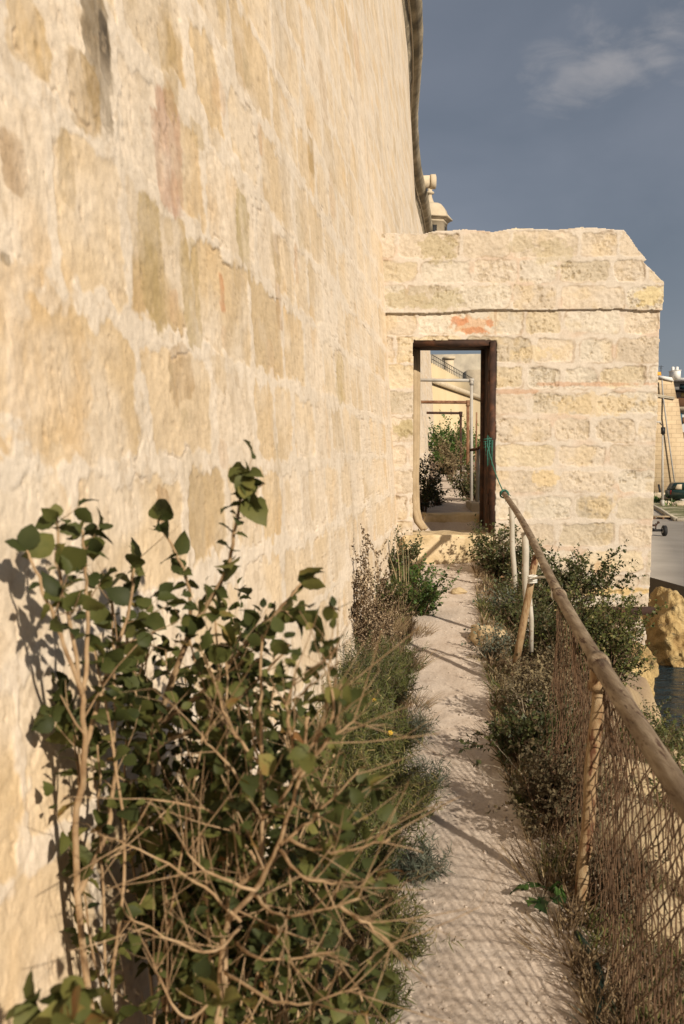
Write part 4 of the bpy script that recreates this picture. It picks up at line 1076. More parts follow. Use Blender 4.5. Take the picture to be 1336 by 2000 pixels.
# ------------------------------------------------------------------ stones
def rock(name, x, y, z, sx, sy, sz, seed, mat, label, cat='rock', n=40, rough=.3, sub=1.2, group=None, blocky=0.0, rz=0.0):
    th = np.linspace(0, np.pi, n); ph = np.linspace(0, 2 * np.pi, 2 * n, endpoint=False)
    T_, P_ = np.meshgrid(th, ph, indexing='ij')
    v = np.stack([np.sin(T_) * np.cos(P_), np.sin(T_) * np.sin(P_), np.cos(T_)], -1)
    if blocky: v = v / (np.abs(v) ** 4).sum(-1, keepdims=True) ** (blocky / 4)
    nz = 0
    for ax in range(3):
        nz = nz + fbm(v[..., ax] * sub + v[..., (ax + 1) % 3] * .8 + seed, v[..., (ax + 1) % 3] * sub - v[..., (ax + 2) % 3] * .7, 4, seed + ax, .55)
    v = v * (1 + rough * nz[..., None] / 2)
    v = v * np.array([sx, sy, sz])
    c_, s_ = math.cos(rz), math.sin(rz)
    v = np.stack([v[..., 0] * c_ - v[..., 1] * s_, v[..., 0] * s_ + v[..., 1] * c_, v[..., 2]], -1)
    V = (v + np.array([x, y, z])).reshape(-1, 3); m_ = 2 * n
    Q = [(i * m_ + k, (i + 1) * m_ + k, (i + 1) * m_ + (k + 1) % m_, i * m_ + (k + 1) % m_) for i in range(n - 1) for k in range(m_)]
    o = np_obj(name, V, np.array(Q), None, mat, None, smooth=True)
    return tag(o, label, cat, group)
p = at(895, 1181, 8.6); rock('stone', p.x, p.y, gz(p.x, p.y) + .015, .07, .05, .035, 3, M['rock_small'], 'lone fist sized stone lying in the middle of the path', 'stone', 16, .5)
rock('rock', 1.03, 7.05, gz(1.03, 7.05) + .01, .11, .2, .10, 5, M['rock_small'], 'yellowish rock at the right edge of the path', n=24, rough=.6, rz=.4)
rock('rock', 1.28, 4.15, gz(1.28, 4.15) - .02, .20, .36, .14, 9, M['rock_small'], 'flat pale slab seen through the netting', n=30, rough=.4, blocky=.5, rz=.3)
rock('rock', 1.42, 4.75, gz(1.42, 4.75) - .02, .2, .25, .12, 12, M['rock_small'], 'pale rock behind the flat slab outside the netting', n=24, rough=.5, blocky=.4)
rock('rock', 1.14, 3.45, gz(1.14, 3.45) - .02, .13, .2, .08, 13, M['rock_small'], 'small pale rock below the netting near the hose', n=24, rough=.5, blocky=.4)
p = at(1236, 1322, 9.2); rock('rock', p.x, p.y, p.z - .1, .20, .22, .24, 22, M['rock'], 'orange lit square rock under the wall foundation', n=30, rough=.35, blocky=.7)
p = at(1222, 1262, 9.9); rock('rock', p.x, p.y + .1, p.z - .2, .3, .25, .22, 23, M['rock'], 'stepped ochre rock carrying the wall foundation', n=30, rough=.4, blocky=.7)
p = at(1250, 1395, 8.3); rock('rock', p.x - .12, p.y, p.z - .1, .16, .18, .16, 25, M['rock'], 'ochre rock lowest on the slope above the water', n=26, rough=.4, blocky=.5)
p = at(1322, 1480, 5.6); rock('rock', p.x, p.y, p.z - .08, .10, .16, .09, 26, M['rock_small'], 'pale crumbling rock by the right edge outside the railing', n=24, rough=.6, blocky=.3)
p = at(1310, 1245, 24.5); rock('sea_boulder', p.x - .1, p.y, E - 4.75, 1.05, 1.7, 1.25, 31, M['rock'], 'big smooth ochre boulder rising from the water', 'boulder', n=90, rough=.55, sub=1.4)
rock('sea_boulder', p.x - 1.1, p.y + 1.8, E - 4.6, .9, 1.2, 1.35, 38, M['rock'], 'taller ochre boulder partly hidden by the gate wall corner', 'boulder', n=70, rough=.5, sub=1.4)
# pebbles and crumbs on the path: nobody could count them
rg = np.random.RandomState(77); N = 9000
yy_ = 2.3 + 7.6 * rg.rand(N) ** 1.5; xx_ = path_c(yy_) + rg.choice([-1, 1], N) * np.abs(rg.normal(.85, .4, N)) * path_hw(yy_)
keep = xx_ > wallx(yy_) + .15; xx_, yy_ = xx_[keep], yy_[keep]; N = len(xx_)
zz_ = terr(xx_, yy_)
ico = np.array([(0, 0, 1), (.9, 0, .3), (.28, .85, .3), (-.72, .53, .3), (-.72, -.53, .3), (.28, -.85, .3), (.72, .53, -.4), (-.28, .85, -.4), (-.9, 0, -.4), (-.28, -.85, -.4), (.72, -.53, -.4)], float)
icf = np.array([(0, 1, 2), (0, 2, 3), (0, 3, 4), (0, 4, 5), (0, 5, 1), (1, 6, 2), (2, 6, 7), (2, 7, 3), (3, 7, 8), (3, 8, 4), (4, 8, 9), (4, 9, 5), (5, 9, 10), (5, 10, 1), (1, 10, 6)])
sz = .0016 + .010 * rg.rand(N) ** 8
an = rg.uniform(0, 6.28, N); sc3 = np.stack([sz * rg.uniform(.7, 1.4, N), sz * rg.uniform(.7, 1.4, N), sz * rg.uniform(.4, .9, N)], -1)
v = ico[None] * (1 + .3 * rg.normal(size=(N, len(ico), 1))) * sc3[:, None, :]
ca, sa = np.cos(an)[:, None], np.sin(an)[:, None]
V = np.stack([v[..., 0] * ca - v[..., 1] * sa + xx_[:, None], v[..., 0] * sa + v[..., 1] * ca + yy_[:, None], v[..., 2] + zz_[:, None] + .0015], -1).reshape(-1, 3)
o = np_obj('gravel', V, None, (icf[None] + (np.arange(N) * len(ico))[:, None, None]).reshape(-1, 3), M['pebble'])
tag(o, 'pale pebbles and crumbs strewn on the dirt path', 'gravel', kind='stuff')

rg = np.random.RandomState(79)
for nm, mt, N, mean_, hmax, lb in (('ground_cover', 'herb', 26000, .5, .10, 'low green weeds filling the verges between the clumps'), ('dry_ground_cover', 'dry', 30000, .35, .11, 'short dead stalks standing between the green clumps')):
    yy_ = 2.2 + 7.4 * rg.rand(N) ** 1.25; lf = rg.rand(N) < .55
    wl_x = wallx(yy_) + .12; pl_ = path_c(yy_) - path_hw(yy_); pr_ = path_c(yy_) + path_hw(yy_)
    xx_ = np.where(lf, wl_x + (pl_ + .04 - wl_x) * rg.rand(N) ** .8, pr_ - .03 + rg.rand(N) ** 1.4 * np.interp(yy_, [2, 5, 8], [.45, .6, .9]))
    ok = fbm(xx_ * 5 + (7 if mt == 'dry' else 0), yy_ * 4, 3, 88) > -.12; xx_, yy_ = xx_[ok], yy_[ok]; N = len(xx_)
    d = rdir(rg, N); d[:, 2] = np.abs(d[:, 2]) + .55
    V, Q, t = scatter(tpl_needle(.035), np.stack([xx_, yy_, terr(xx_, yy_) - .003], -1), d, rdir(rg, N), hmax * rg.uniform(.25, 1, N), rg, np.clip(rg.normal(mean_, .22, N), 0, 1))
    o = np_obj(nm, V, Q, None, M[mt], None, tint=t); tag(o, lb, 'weeds' if mt == 'herb' else 'dead stalks', kind='stuff')

# dead leaf litter and straw mat under the verge plants
rg = np.random.RandomState(78); N = 14000
yy_ = 2.0 + 8.3 * rg.rand(N) ** 1.3
left = rg.rand(N) < .45
xl = wallx(yy_) + .12 + rg.rand(N) * np.maximum(path_c(yy_) - path_hw(yy_) - wallx(yy_) - .1, .05)
xr = path_c(yy_) + path_hw(yy_) + rg.rand(N) ** 1.2 * .9
xx_ = np.where(left, xl, xr); zz_ = terr(xx_, yy_) + .004
d = rdir(rg, N); d[:, 2] = np.abs(d[:, 2]) * .5
V, Q, t = scatter(tpl_needle(.05), np.stack([xx_, yy_, zz_], -1), d, np.tile([0, 0, 1.], (N, 1)), rg.uniform(.02, .09, N), rg)
o = np_obj('plant_litter', V, Q, None, M['dry'], tint=t); tag(o, 'dead straw and litter covering the verges', 'litter', kind='stuff')

# ------------------------------------------------------------------ railing
def rail_p(Y):
    s = (Y - 3.5)
    return Vector((.925 + .1026 * s + .012 * math.sin(Y * 1.1), Y, E - .745 + .0625 * s + .010 * math.sin(Y * .8 + 1)))
rf = empty('railing', (.93, 3.5, gz(.93, 3.5)))
tag(rf, 'sagging pipe railing with leaning posts and rusty wire netting along the right of the path', 'railing')
def pipe(y0, y1, r, name, mat, n=26):
    mb = MB(); mb.tube([rail_p(y0 + (y1 - y0) * i / n) for i in range(n + 1)], r, 18, cap=True); return mb.build(name, M[mat], rf, smooth=True)
pipe(4.72, 9.3, .024, 'handrail', 'rail'); pipe(3.5, 4.74, .027, 'handrail', 'rail'); pipe(-1.5, 3.52, .031, 'handrail', 'rail', 40)
for Yc, rc_ in ((4.72, .031), (3.52, .036), (6.35, .027)):
    mb = MB(); d = (rail_p(Yc + .05) - rail_p(Yc)).normalized(); p = rail_p(Yc)
    mb.tube([p - d * .05, p - d * .045, p - d * .012, p - d * .01, p + d * .01, p + d * .012, p + d * .045, p + d * .05], [rc_ * .8, rc_, rc_, rc_ * 1.08, rc_ * 1.08, rc_, rc_, rc_ * .8], 18)
    mb.build('coupling', M['rail'], rf, smooth=False)
def post(u0, v0, Y0_, x1, y1, r, mat, label=None, deep=.1):
    t_ = Vector(u0) if not isinstance(u0, (int, float)) else at(u0, v0, Y0_)
    b_ = Vector((x1, y1, gz(x1, y1) - deep)); mb = MB()
    pts = [t_ + (b_ - t_) * (i / 8) + Vector((.004 * math.sin(i * 1.7), 0, 0)) for i in range(9)]
    mb.tube(pts, r, 14); o = mb.build('post', M[mat], rf, smooth=True)
    if label: o['label'] = label
    return o
p = rail_p(3.5); p.z -= .03
post(p, 0, 0, .86, 3.52, .024, 'pole_rust', 'thick rusty post tied to the netting')
pc_ = MB(); pc_.tube([p + Vector((-.002, 0, .012)), p + Vector((-.004, 0, -.03)), p + Vector((-.005, 0, -.032)), p + Vector((-.006, 0, -.06))], [.034, .034, .038, .038], 16); pc_.build('coupling', M['pole_rust'], rf)
post(998, 990, 8.6, 1.52, 8.6, .022, 'pole_pale', 'pale post nearest the doorway')
post(1025, 1040, 6.95, 1.315, 6.95, .024, 'pole_pale', 'pale upright post')
t_ = at(1047, 1085, 6.0); b_ = at(1019, 1235, 6.0)
mb = MB(); mb.tube([t_, t_ + (b_ - t_) * .5, b_, b_ + (b_ - t_) * .5], [.020, .022, .022, .022], 14); o = mb.build('post', M['pole_rust'], rf, smooth=True); o['label'] = 'leaning bamboo coloured post'
mb = MB(); a_ = at(1033, 1150, 6.1); b_ = at(1038, 1210, 6.1); mb.tube([a_, b_, b_ + Vector((0, 0, -.2))], .015, 10); mb.build('brace', M['pole_pale'], rf)
post(rail_p(1.3) + Vector((0, 0, -.03)), 0, 0, .72, 1.32, .027, 'pole_rust')

# rusted chain-link: zigzag wires that cross their neighbours
def net(name, Y0_, Y1_, top_off, H, w, hh, r, seed, bulge, xoff=0.0, lowz=None):
    rg = np.random.RandomState(seed); mb = MB()
    nW = int((Y1_ - Y0_) / w); nz_ = int(H / hh)
    V = []; Q = []
    for i in range(nW + 1):
        y0 = Y0_ + i * w; sg = 1
        pts = []
        for k in range(nz_ + 1):
            sg = 1 if (k + i) % 2 == 0 else -1
            f = k / nz_
            yy = y0 + sg * w * .52
            p = rail_p(yy); 
            dx = bulge * math.sin(f * math.pi * .9) * (1 + .8 * float(vnoise(yy * 1.3, f * 2.5, seed))) + .03 * float(vnoise(yy * 3.1, f * 4, seed + 1)) - .055 * f
            far_ = max(0.0, yy - 3.7) / 1.0
            dx -= .17 * f * far_
            dyy = -.30 * f * far_ + .04 * float(vnoise(yy * 2.0, f * 3 + 7, seed + 2))
            q = Vector((p.x + xoff + dx + sg * .0022, yy + dyy, p.z - .03 - f * H))
            pts.append(q)
        mb.tube(pts, r, 4, cap=False)
    o = mb.build(name, M['mesh_rust'], rf); return o
o = net('wire_netting', 1.3, 4.74, 0, .96, .042, .038, .0028, 5, .02); o['label'] = 'rusty brown diamond wire netting'
o = net('wire_netting', 1.3, 4.6, 0, .84, .044, .040, .0022, 15, .07, .04); o['label'] = 'second layer of rusty netting bellied outwards'
# green rope at the far end, with its line up to the frame, and the white cord
mb = MB(); pe = rail_p(9.24)
rg = random.Random(4)
for k in range(4):
    pts = []
    for i in range(15):
        a = i / 14 * 2 * math.pi; pts.append(pe + Vector((math.cos(a) * (.034 + .006 * rg.random()), -.03 + .018 * k + .01 * math.sin(a * 2), math.sin(a) * (.034 + .006 * rg.random()))))
    mb.tube(pts, .006, 5)
for k in range(9):
    a = rg.uniform(0, 6.28); e = pe + Vector((math.cos(a) * .09 - .03, rg.uniform(-.05, .03), math.sin(a) * .05 - .03)); mb.tube([pe + Vector((0, 0, .02)), (pe + e) / 2 + Vector((0, 0, .02)), e], .0035, 4)
jp = at(952, 868, 9.97)
pts = [pe, at(968, 925, 9.5), at(956, 885, 9.85), jp]; mb.tube(bez(pts, 6), .006, 5)
for k in range(12):
    a = rg.uniform(0, 6.28); mb.tube([jp + Vector((0, 0, rg.uniform(-.1, .1))), jp + Vector((math.cos(a) * .05, -.03, rg.uniform(-.05, .05))), jp + Vector((math.cos(a) * .04, -.04, rg.uniform(-.22, -.05)))], .004, 4)
for dz in (0, .025, .05, -.03): mb.tube([jp + Vector((-.04, -.02, dz)), jp + Vector((.04, -.02, dz + .01))], .006, 5)
tag(mb.build('green_rope', M['rope']), 'frayed green rope tying the railing end to the door frame', 'rope')
mb = MB(); a_ = at(1040, 1131, 5.95); pr = rail_p(4.75)
mb.tube(bez([a_, at(1058, 1127, 5.6), at(1075, 1133, 5.2), pr + Vector((-.03, 0, -.02))], 6), .007, 6)
for dz in (-.02, -.008, .006, .016): mb.tube([a_ + Vector((.026 * math.cos(q * .7), .026 * math.sin(q * .7), dz + .004 * math.sin(q))) for q in range(10)], .0055, 5)
tag(mb.build('knotted_string', M['cord']), 'dirty white cord knotted round the leaning post', 'string')
mb = MB(); hz = [(.80, 3.3), (.82, 3.1), (.79, 2.95), (.74, 2.8), (.72, 2.6), (.75, 2.3)]
mb.tube(bez([(x, y, gz(x, y) + .02) for x, y in hz], 6), .011, 8)
tag(mb.build('garden_hose', M['hose'], None, True), 'dark green hose snaking on the ground at the bottom right', 'hose')

# ------------------------------------------------------------------ pipe frames and poles beyond the doorway
def frame(name, Y, uL, uR, vT, vB, r, mat, label):
    a_, b_ = at(uL, vT, Y), at(uR, vT + (1 if uR > uL else 0), Y); a_.x -= .15
    g = empty(name, (b_.x, Y, gz(b_.x, Y))); tag(g, label, 'pipe frame')
    mb = MB(); mb.tube([a_, b_], r, 10); mb.build('crossbar', M[mat], g, True)
    mb = MB(); mb.tube([b_ + Vector((0, 0, -.02)), Vector((b_.x + .01, Y, gz(b_.x, Y) - .1))], r, 10); mb.build('upright', M[mat], g, True)
    mb = MB(); mb.tube([b_ + Vector((-.03, 0, 0)), b_ + Vector((.03, 0, 0))], r * 1.35, 10); mb.tube([b_, b_ + Vector((0, 0, -.06))], r * 1.35, 10); mb.build('elbow', M[mat], g)
    return g
frame('pipe_frame', 13.0, 815, 921, 742, 985, .021, 'galv', 'pale grey pipe frame nearest behind the doorway')
frame('pipe_frame', 16.0, 820, 914, 785, 890, .026, 'rust_mid', 'larger rusty pipe frame behind the grey one')
frame('pipe_frame', 19.0, 826, 900, 806, 890, .024, 'rust', 'farthest and lowest dark rusty pipe frame')
for k, (u, vt, vb, Y, r, mat, lb) in enumerate(((934, 876, 985, 12.0, .021, 'pole_pale', 'short pale pole standing in the concrete block'), (931, 805, 900, 15.2, .012, 'rust_mid', 'thin brown rod sticking up right of the pipe frames'))):
    t_ = at(u, vt, Y); mb = MB(); mb.tube([t_, Vector((t_.x - .01, Y, gz(t_.x, Y) - .1))], r, 8)
    tag(mb.build('pole', M[mat]), lb, 'pole')
mb = MB(); mb.tube([at(919, 879, 12.15), at(932, 877, 12.0), at(946, 868, 11.5)], .018, 8)
tag(mb.build('handrail_stub', M['rust_mid']), 'short rusty rail piece between the pale poles and the door frame', 'rail')
o = rough_block('concrete_block', at(914, 985, 12).x, at(943, 985, 12).x, 11.75, 12.25, gz(1.6, 12) - .2, at(930, 981, 11.8).z, M['stone_pale'], None, 44, n=16); tag(o, 'broken concrete footing under the pale poles', 'block')

# ------------------------------------------------------------------ watch turret on the corner
tc_ = at(839, 430, 38.5); zc = tc_.z
tr = empty('watch_turret', (tc_.x, 38.5, E + 6.0)); tag(tr, 'small stone watch turret with a domed cap above the far wall corner', 'turret')
def poly_sides(mb_, c, prof, n=6, rot=R(12)): mb_.lathe(c, prof, n, rot)
mb = MB(); poly_sides(mb, (tc_.x, 38.5, zc), [(.02, -3.4), (.25, -3.2), (.72, -2.2), (.74, -2.1), (.70, -2.05), (.70, -.16), (.73, -.15), (.73, -.1)]); mb.build('body', M['stone_pale'], tr)
mb = MB(); poly_sides(mb, (tc_.x, 38.5, zc), [(.72, -.1), (.80, -.05), (.83, -.02), (.92, .0), (.92, .05), (.80, .08), (.76, .10)]); mb.build('cornice', M['stone_pale'], tr)
mb = MB(); poly_sides(mb, (tc_.x, 38.5, zc), [(.76, .10), (.74, .2), (.68, .36), (.58, .5), (.42, .58), (.24, .62), (.16, .7), (.10, .86), (.09, .95)]); dome_o = mb.build('dome', M['stone_pale'], tr)
mb = MB(); mb.lathe((tc_.x, 38.5, zc), [(.09, .95), (.17, .99), (.17, 1.04), (.09, 1.08), (.10, 1.2), (.07, 1.3), (.01, 1.32)], 12); mb.build('finial', M['stone_pale'], dome_o)
for k in range(6):
    a = R(12) + (k + .5) * math.pi / 3; mb = MB(); rr_ = .70 * math.cos(math.pi / 6) + .003
    mb.box((tc_.x + math.cos(a) * (rr_ - .02), 38.5 + math.sin(a) * (rr_ - .02), zc - .55), (.05, .2, .5), a); mb.build('window_slit', M['black'], tr)

# ------------------------------------------------------------------ far bastion seen through the doorway
p0 = at(838, 742, 57); p1 = at(965, 788, 84)
g = empty('far_bastion', (p0.x, p0.y, E - 5)); tag(g, 'sunlit yellow bastion wall with a sloping cordon seen through the doorway', 'fortification')
def wallseg(mb_, a, b, z0, z1, th=.8, bat=0.0):
    a = Vector(a); b = Vector(b); d = (b - a); n = Vector((d.y, -d.x)).normalized()
    V = [(a.x + n.x * bat, a.y + n.y * bat, z0[0]), (b.x + n.x * bat, b.y + n.y * bat, z0[1]), (b.x, b.y, z1[1]), (a.x, a.y, z1[0])]
    V += [(x - n.x * th, y - n.y * th, z) for x, y, z in V]
    mb_.add(V, [(0, 1, 2, 3), (5, 4, 7, 6), (3, 2, 6, 7), (0, 3, 7, 4), (1, 5, 6, 2)])
mb = MB(); wallseg(mb, p0.xy, p1.xy, (E - 5, E - 5), (p0.z, p0.z), 1.2, 1.2); mb.build('masonry', M['render_yellow'], g)
mb = MB(); mb.tube([(p0.x + .1, p0.y - .12, p0.z), (p1.x + .1, p1.y - .12, p0.z)], .17, 10); mb.build('cordon', M['stone_pale'], g)
pa = at(838, 707, 57.3); pb = at(925, 741, 76.5)
mb = MB(); wallseg(mb, (p0.x + .1, p0.y + .3), (pb.x, pb.y), (p0.z, p0.z), (pa.z, pa.z), 1.0); mb.build('parapet', M['render_yellow'], g)
fr = MB()
for i in range(26):
    f = i / 25; x = p0.x + .2 + (pb.x - p0.x - .2) * f; y = p0.y + .6 + (pb.y - p0.y - .6) * f; fr.tube([(x, y, pa.z - .05), (x, y, pa.z + .45)], .02, 4)
for dz in (.2, .45): fr.tube([(p0.x + .2, p0.y + .6, pa.z + dz), (pb.x, pb.y, pa.z + dz)], .02, 4)
fr.build('iron_fence', M['dark_metal'], g)
g = empty('distant_rampart', (12, 118, E - 5)); tag(g, 'distant grey brown rampart filling the skyline in the doorway', 'fortification')
q0 = at(800, 693, 112); q1 = at(1010, 690, 122)
mb = MB(); wallseg(mb, q0.xy, q1.xy, (E - 5, E - 5), (q0.z, q1.z), 2, 1.0)
for i in range(24):
    f = (i + .5) / 24; x = q0.x + (q1.x - q0.x) * f; y = q0.y + (q1.y - q0.y) * f; mb.box((x, y + .4, q0.z + .06 + .05 * math.sin(i * 5)), (.42, .5, .3))
mb.build('masonry', M['stone_grey'], g)
q = at(876, 722, 104); mb = MB(); mb.box((q.x, q.y, q.z - .4), (.9, 1.4, 3.0)); mb.box((q.x, q.y, q.z + 1.15), (1.2, 1.8, .22)); mb.build('pillar', M['stone_pale'], g)
q2 = at(930, 722, 96); mb = MB(); mb.box((q2.x + 1.0, q2.y + 2, q2.z - 4.3), (3.6, 4, 8.6)); mb.build('lower_block', M['stone_pale'], g)

# ------------------------------------------------------------------ across the water, right edge
g = empty('harbour_bastion', (at(1300, 970, 95).x, 95, E - 4)); tag(g, 'massive pale bastion with sloping faces above the quay', 'fortification')
YB = 95.0
def bx(u, v): q = at(u, v, YB); return q.x, q.z
def bast(pts, y0, y1, name, mat):
    mb = MB(); mb.prism([bx(u, v) for u, v in pts], y0, y1); return mb.build(name, M[mat], g)
m_, n_, l_, b_ = newmat('ashlar_far'); tcn = n_.new('ShaderNodeTexCoord').outputs['Object']
mpn = n_.new('ShaderNodeMapping'); mpn.inputs['Rotation'].default_value = (R(90), 0, 0); l_.new(tcn, mpn.inputs[0])
br = n_.new('ShaderNodeTexBrick'); br.inputs['Scale'].default_value = 1; br.inputs['Brick Width'].default_value = .9; br.inputs['Row Height'].default_value = .42; br.inputs['Mortar Size'].default_value = .03
br.inputs['Color1'].default_value = (.56, .43, .27, 1); br.inputs['Color2'].default_value = (.52, .40, .25, 1); br.inputs['Mortar'].default_value = (.40, .30, .19, 1)
l_.new(mpn.outputs[0], br.inputs[0]); tn = noise_node(n_, l_, tcn, .5, 6, .6); rn = ramp(n_, l_, tn.outputs['Fac'], [(.35, (.72, .68, .64)), (.6, (1, 1, 1))])
mxn = n_.new('ShaderNodeMixRGB'); mxn.blend_type = 'MULTIPLY'; mxn.inputs[0].default_value = .8; l_.new(br.outputs['Color'], mxn.inputs[1]); l_.new(rn.outputs['Color'], mxn.inputs[2]); l_.new(mxn.outputs[0], b_.inputs['Base Color']); b_.inputs['Roughness'].default_value = .95
M['ashlar'] = m_
bast([(1180, 772), (1325, 779), (1329, 810), (1342, 905), (1350, 970), (1180, 970)], YB, YB + 14, 'lower_wall', 'ashlar')
bast([(1180, 740), (1288, 738), (1317, 744), (1324, 778.6), (1180, 771.6)], YB + .3, YB + 13, 'upper_wall', 'ashlar')
mb = MB()
for dv in (0, 2.6): mb.tube([at(1180, 768 + dv, YB - .1), at(1262, 768 + dv, YB - .1), at(1317, 776.5 + dv, YB - .1)], .07, 6)
mb.build('cordon', M['stone_grey'], g)
mb = MB(); mb.tube([at(u, v, YB - .35 if v > 780 else YB - .05) for u, v in ((1293, 742), (1295, 773), (1300, 812), (1309, 880), (1320, 960))], .07, 5); mb.build('slanting_line', M['grey_wall'], g)  # thin grey tube tracing the slanting line down the bastion face
bast([(1288, 733), (1313, 737), (1317, 744), (1288, 738)], YB + .1, YB + 3, 'roof_ledge', 'white')
q = at(1285, 731, YB + 1); mb = MB(); mb.box((q.x - .3, q.y, q.z), (.8, 1.5, .34), 0, taper=.9); tag(mb.build('roof_awning', M['orange']), 'small orange awning on top of the pale bastion', 'awning')
q = at(1318, 733, YB + 2); mb = MB(); mb.box((q.x, q.y, q.z), (.6, 1.6, .8)); mb.box((q.x, q.y, q.z + .42), (.7, 1.7, .06))
rt = empty('roof_shed', (q.x, q.y, q.z - .4)); tag(rt, 'white roof shed carrying water tanks on the bastion', 'shed'); mb.build('walls', M['white'], rt)
for dx in (-.2, .2):
    mb = MB(); mb.lathe((q.x + dx, q.y, q.z + .46), [(0, 0), (.14, 0), (.15, .04), (.15, .3), (.1, .36), (0, .37)], 12); mb.build('water_tank', M['white'], rt)
q = at(1291, 722, YB + 2); mb = MB(); mb.tube([(q.x, q.y, q.z - .9), (q.x, q.y, q.z + .4)], .03, 5); mb.tube([(q.x - .25, q.y, q.z + .3), (q.x + .25, q.y, q.z + .3)], .02, 4); mb.tube([(q.x - .15, q.y, q.z + .15), (q.x + .15, q.y, q.z + .15)], .02, 4)
tag(mb.build('antenna', M['dark_metal']), 'thin television antenna on the bastion roof', 'antenna')
# houses behind the bastion
YH = 125.0
def hx(u, v, Y=YH): q = at(u, v, Y); return q.x, q.z
def house(name, pts, mat, label, y0=YH, dep=10):
    g = empty(name, (hx(pts[0][0], pts[0][1], y0)[0], y0, E - 4)); tag(g, label, 'house')
    mb = MB(); mb.prism([hx(u, v, y0) for u, v in pts], y0, y0 + dep); mb.build('walls', M[mat], g); return g
def hbox(g, name, u0, v0, u1, v1, mat, y0=YH, d=.25, proud=.15):
    (xa, za), (xb, zb_) = hx(u0, v0, y0), hx(u1, v1, y0); mb = MB(); mb.box(((xa + xb) / 2, y0 - proud + d / 2, (za + zb_) / 2), (xb - xa, d, za - zb_)); return mb.build(name, M[mat], g)
h1 = house('grey_house', [(1312, 743), (1460, 745), (1460, 780), (1312, 776)], 'grey_wall', 'grey house with a shaded balcony behind the bastion', YH)
hbox(h1, 'roof_ledge', 1310, 739, 1460, 745, 'white', YH, 1.2, 1.0)
hbox(h1, 'window', 1328, 750, 1345, 760, 'glass', YH); hbox(h1, 'balcony', 1315, 762, 1460, 766, 'dark_metal', YH, 1.3, 1.2); hbox(h1, 'balcony', 1330, 767.5, 1460, 775, 'yellow_wall', YH, .6, .5)
h2 = house('low_house', [(1312, 777), (1460, 777), (1460, 800), (1312, 800)], 'brown_wood', 'low house with a brown front below the grey house', YH - 3)  # walls in one dark brown throughout
h3 = house('white_house', [(1315, 796), (1470, 798), (1470, 990), (1315, 990)], 'white', 'white house with blue green door and brown shutters at the right edge', YH - 8)
hbox(h3, 'roof_ledge', 1316, 795, 1470, 803, 'stone_pale', YH - 8, 1.0, .6)
hbox(h3, 'shutter', 1319, 806, 1328, 990, 'blue_wood', YH - 8)
for v in (815, 844, 875): hbox(h3, 'window_shutter', 1332, v, 1336, v + 12, 'brown_wood', YH - 8); hbox(h3, 'window_shutter', 1350, v, 1356, v + 12, 'brown_wood', YH - 8)

# verge with kerb between quay and bastion
YZ = E - 4
def qpt(u, v): a, b_ = ray(u, v); Y = -4 / b_; return Vector((a * Y, Y, YZ))
kp = [qpt(1283, 995), qpt(1292, 1000), qpt(1302, 1007), qpt(1321, 1018)]
kp = [kp[0] + (kp[0] - kp[1]) * 3] + kp; 
mb = MB(); mb.tube([k_ + Vector((0, 0, .06)) for k_ in kp], .17, 4); mb.tube([kp[-1] + Vector((0, 0, .06)), kp[-1] + Vector((12, 3, .06))], .17, 4)
tag(mb.build('kerb', M['stone_grey']), 'grey kerb edging the grass verge on the quay', 'kerb')
V = [tuple(k_ + Vector((0, 0, .08))) for k_ in kp] + [(kp[-1].x + 12, kp[-1].y + 3, YZ + .08), (kp[-1].x + 14, 94.5, YZ + .1), (kp[0].x, 94.5, YZ + .1)]
mb = MB(); n = len(V); c = np.mean(V, 0); mb.add(V + [tuple(c)], [], [(n, (i + 1) % n, i) if False else (n, i, (i + 1) % n) for i in range(n)])
M['verge'] = surf('rough_verge', (0.07, 0.09, 0.03), (0.2, 0.19, 0.09), .6, .95, 8, .8, .1, c3=(.48, .42, .3))
tag(mb.build('verge', M['verge']), kind='structure')
rg = np.random.RandomState(9); N = 9000
ux = kp[0].x + rg.rand(N) * 14; uy = 55 + rg.rand(N) * 39
kx = np.interp(uy, [k_.y for k_ in kp[::-1]], [k_.x for k_ in kp[::-1]])
m_ = (ux > kx + .2) & (fbm(ux * .5, uy * .35, 3, 4) > -.05); ux, uy = ux[m_], uy[m_]; N = len(ux)
d = rdir(rg, N); d[:, 2] = np.abs(d[:, 2]) + .8
V, Q, t = scatter(tpl_needle(.12), np.stack([ux, uy, np.full(N, YZ + .08)], -1), d, rdir(rg, N), rg.uniform(.15, .5, N), rg)
o = np_obj('verge_grass', V, Q, None, M['leaf_bright'], tint=t); tag(o, 'rough green grass on the quay verge', 'grass', kind='stuff')
for k, (u, v, s_, lb) in enumerate(((1313, 982, .75, 'largest pale boulder on the verge in front of the car'), (1300, 988, .4, 'small pale boulder beside the lamp post'), (1330, 990, .45, 'brownish boulder on the verge at the right edge'), (1287, 976, .6, 'low rubble heap left of the lamp post'))):
    q = qpt(u, v); rock('verge_boulder', q.x, q.y, q.z + s_ * .35, s_ * 1.3, s_, s_ * .7, 60 + k, M['stone_pale'], lb, 'boulder', 20, .5, group='boulders on the quay verge')
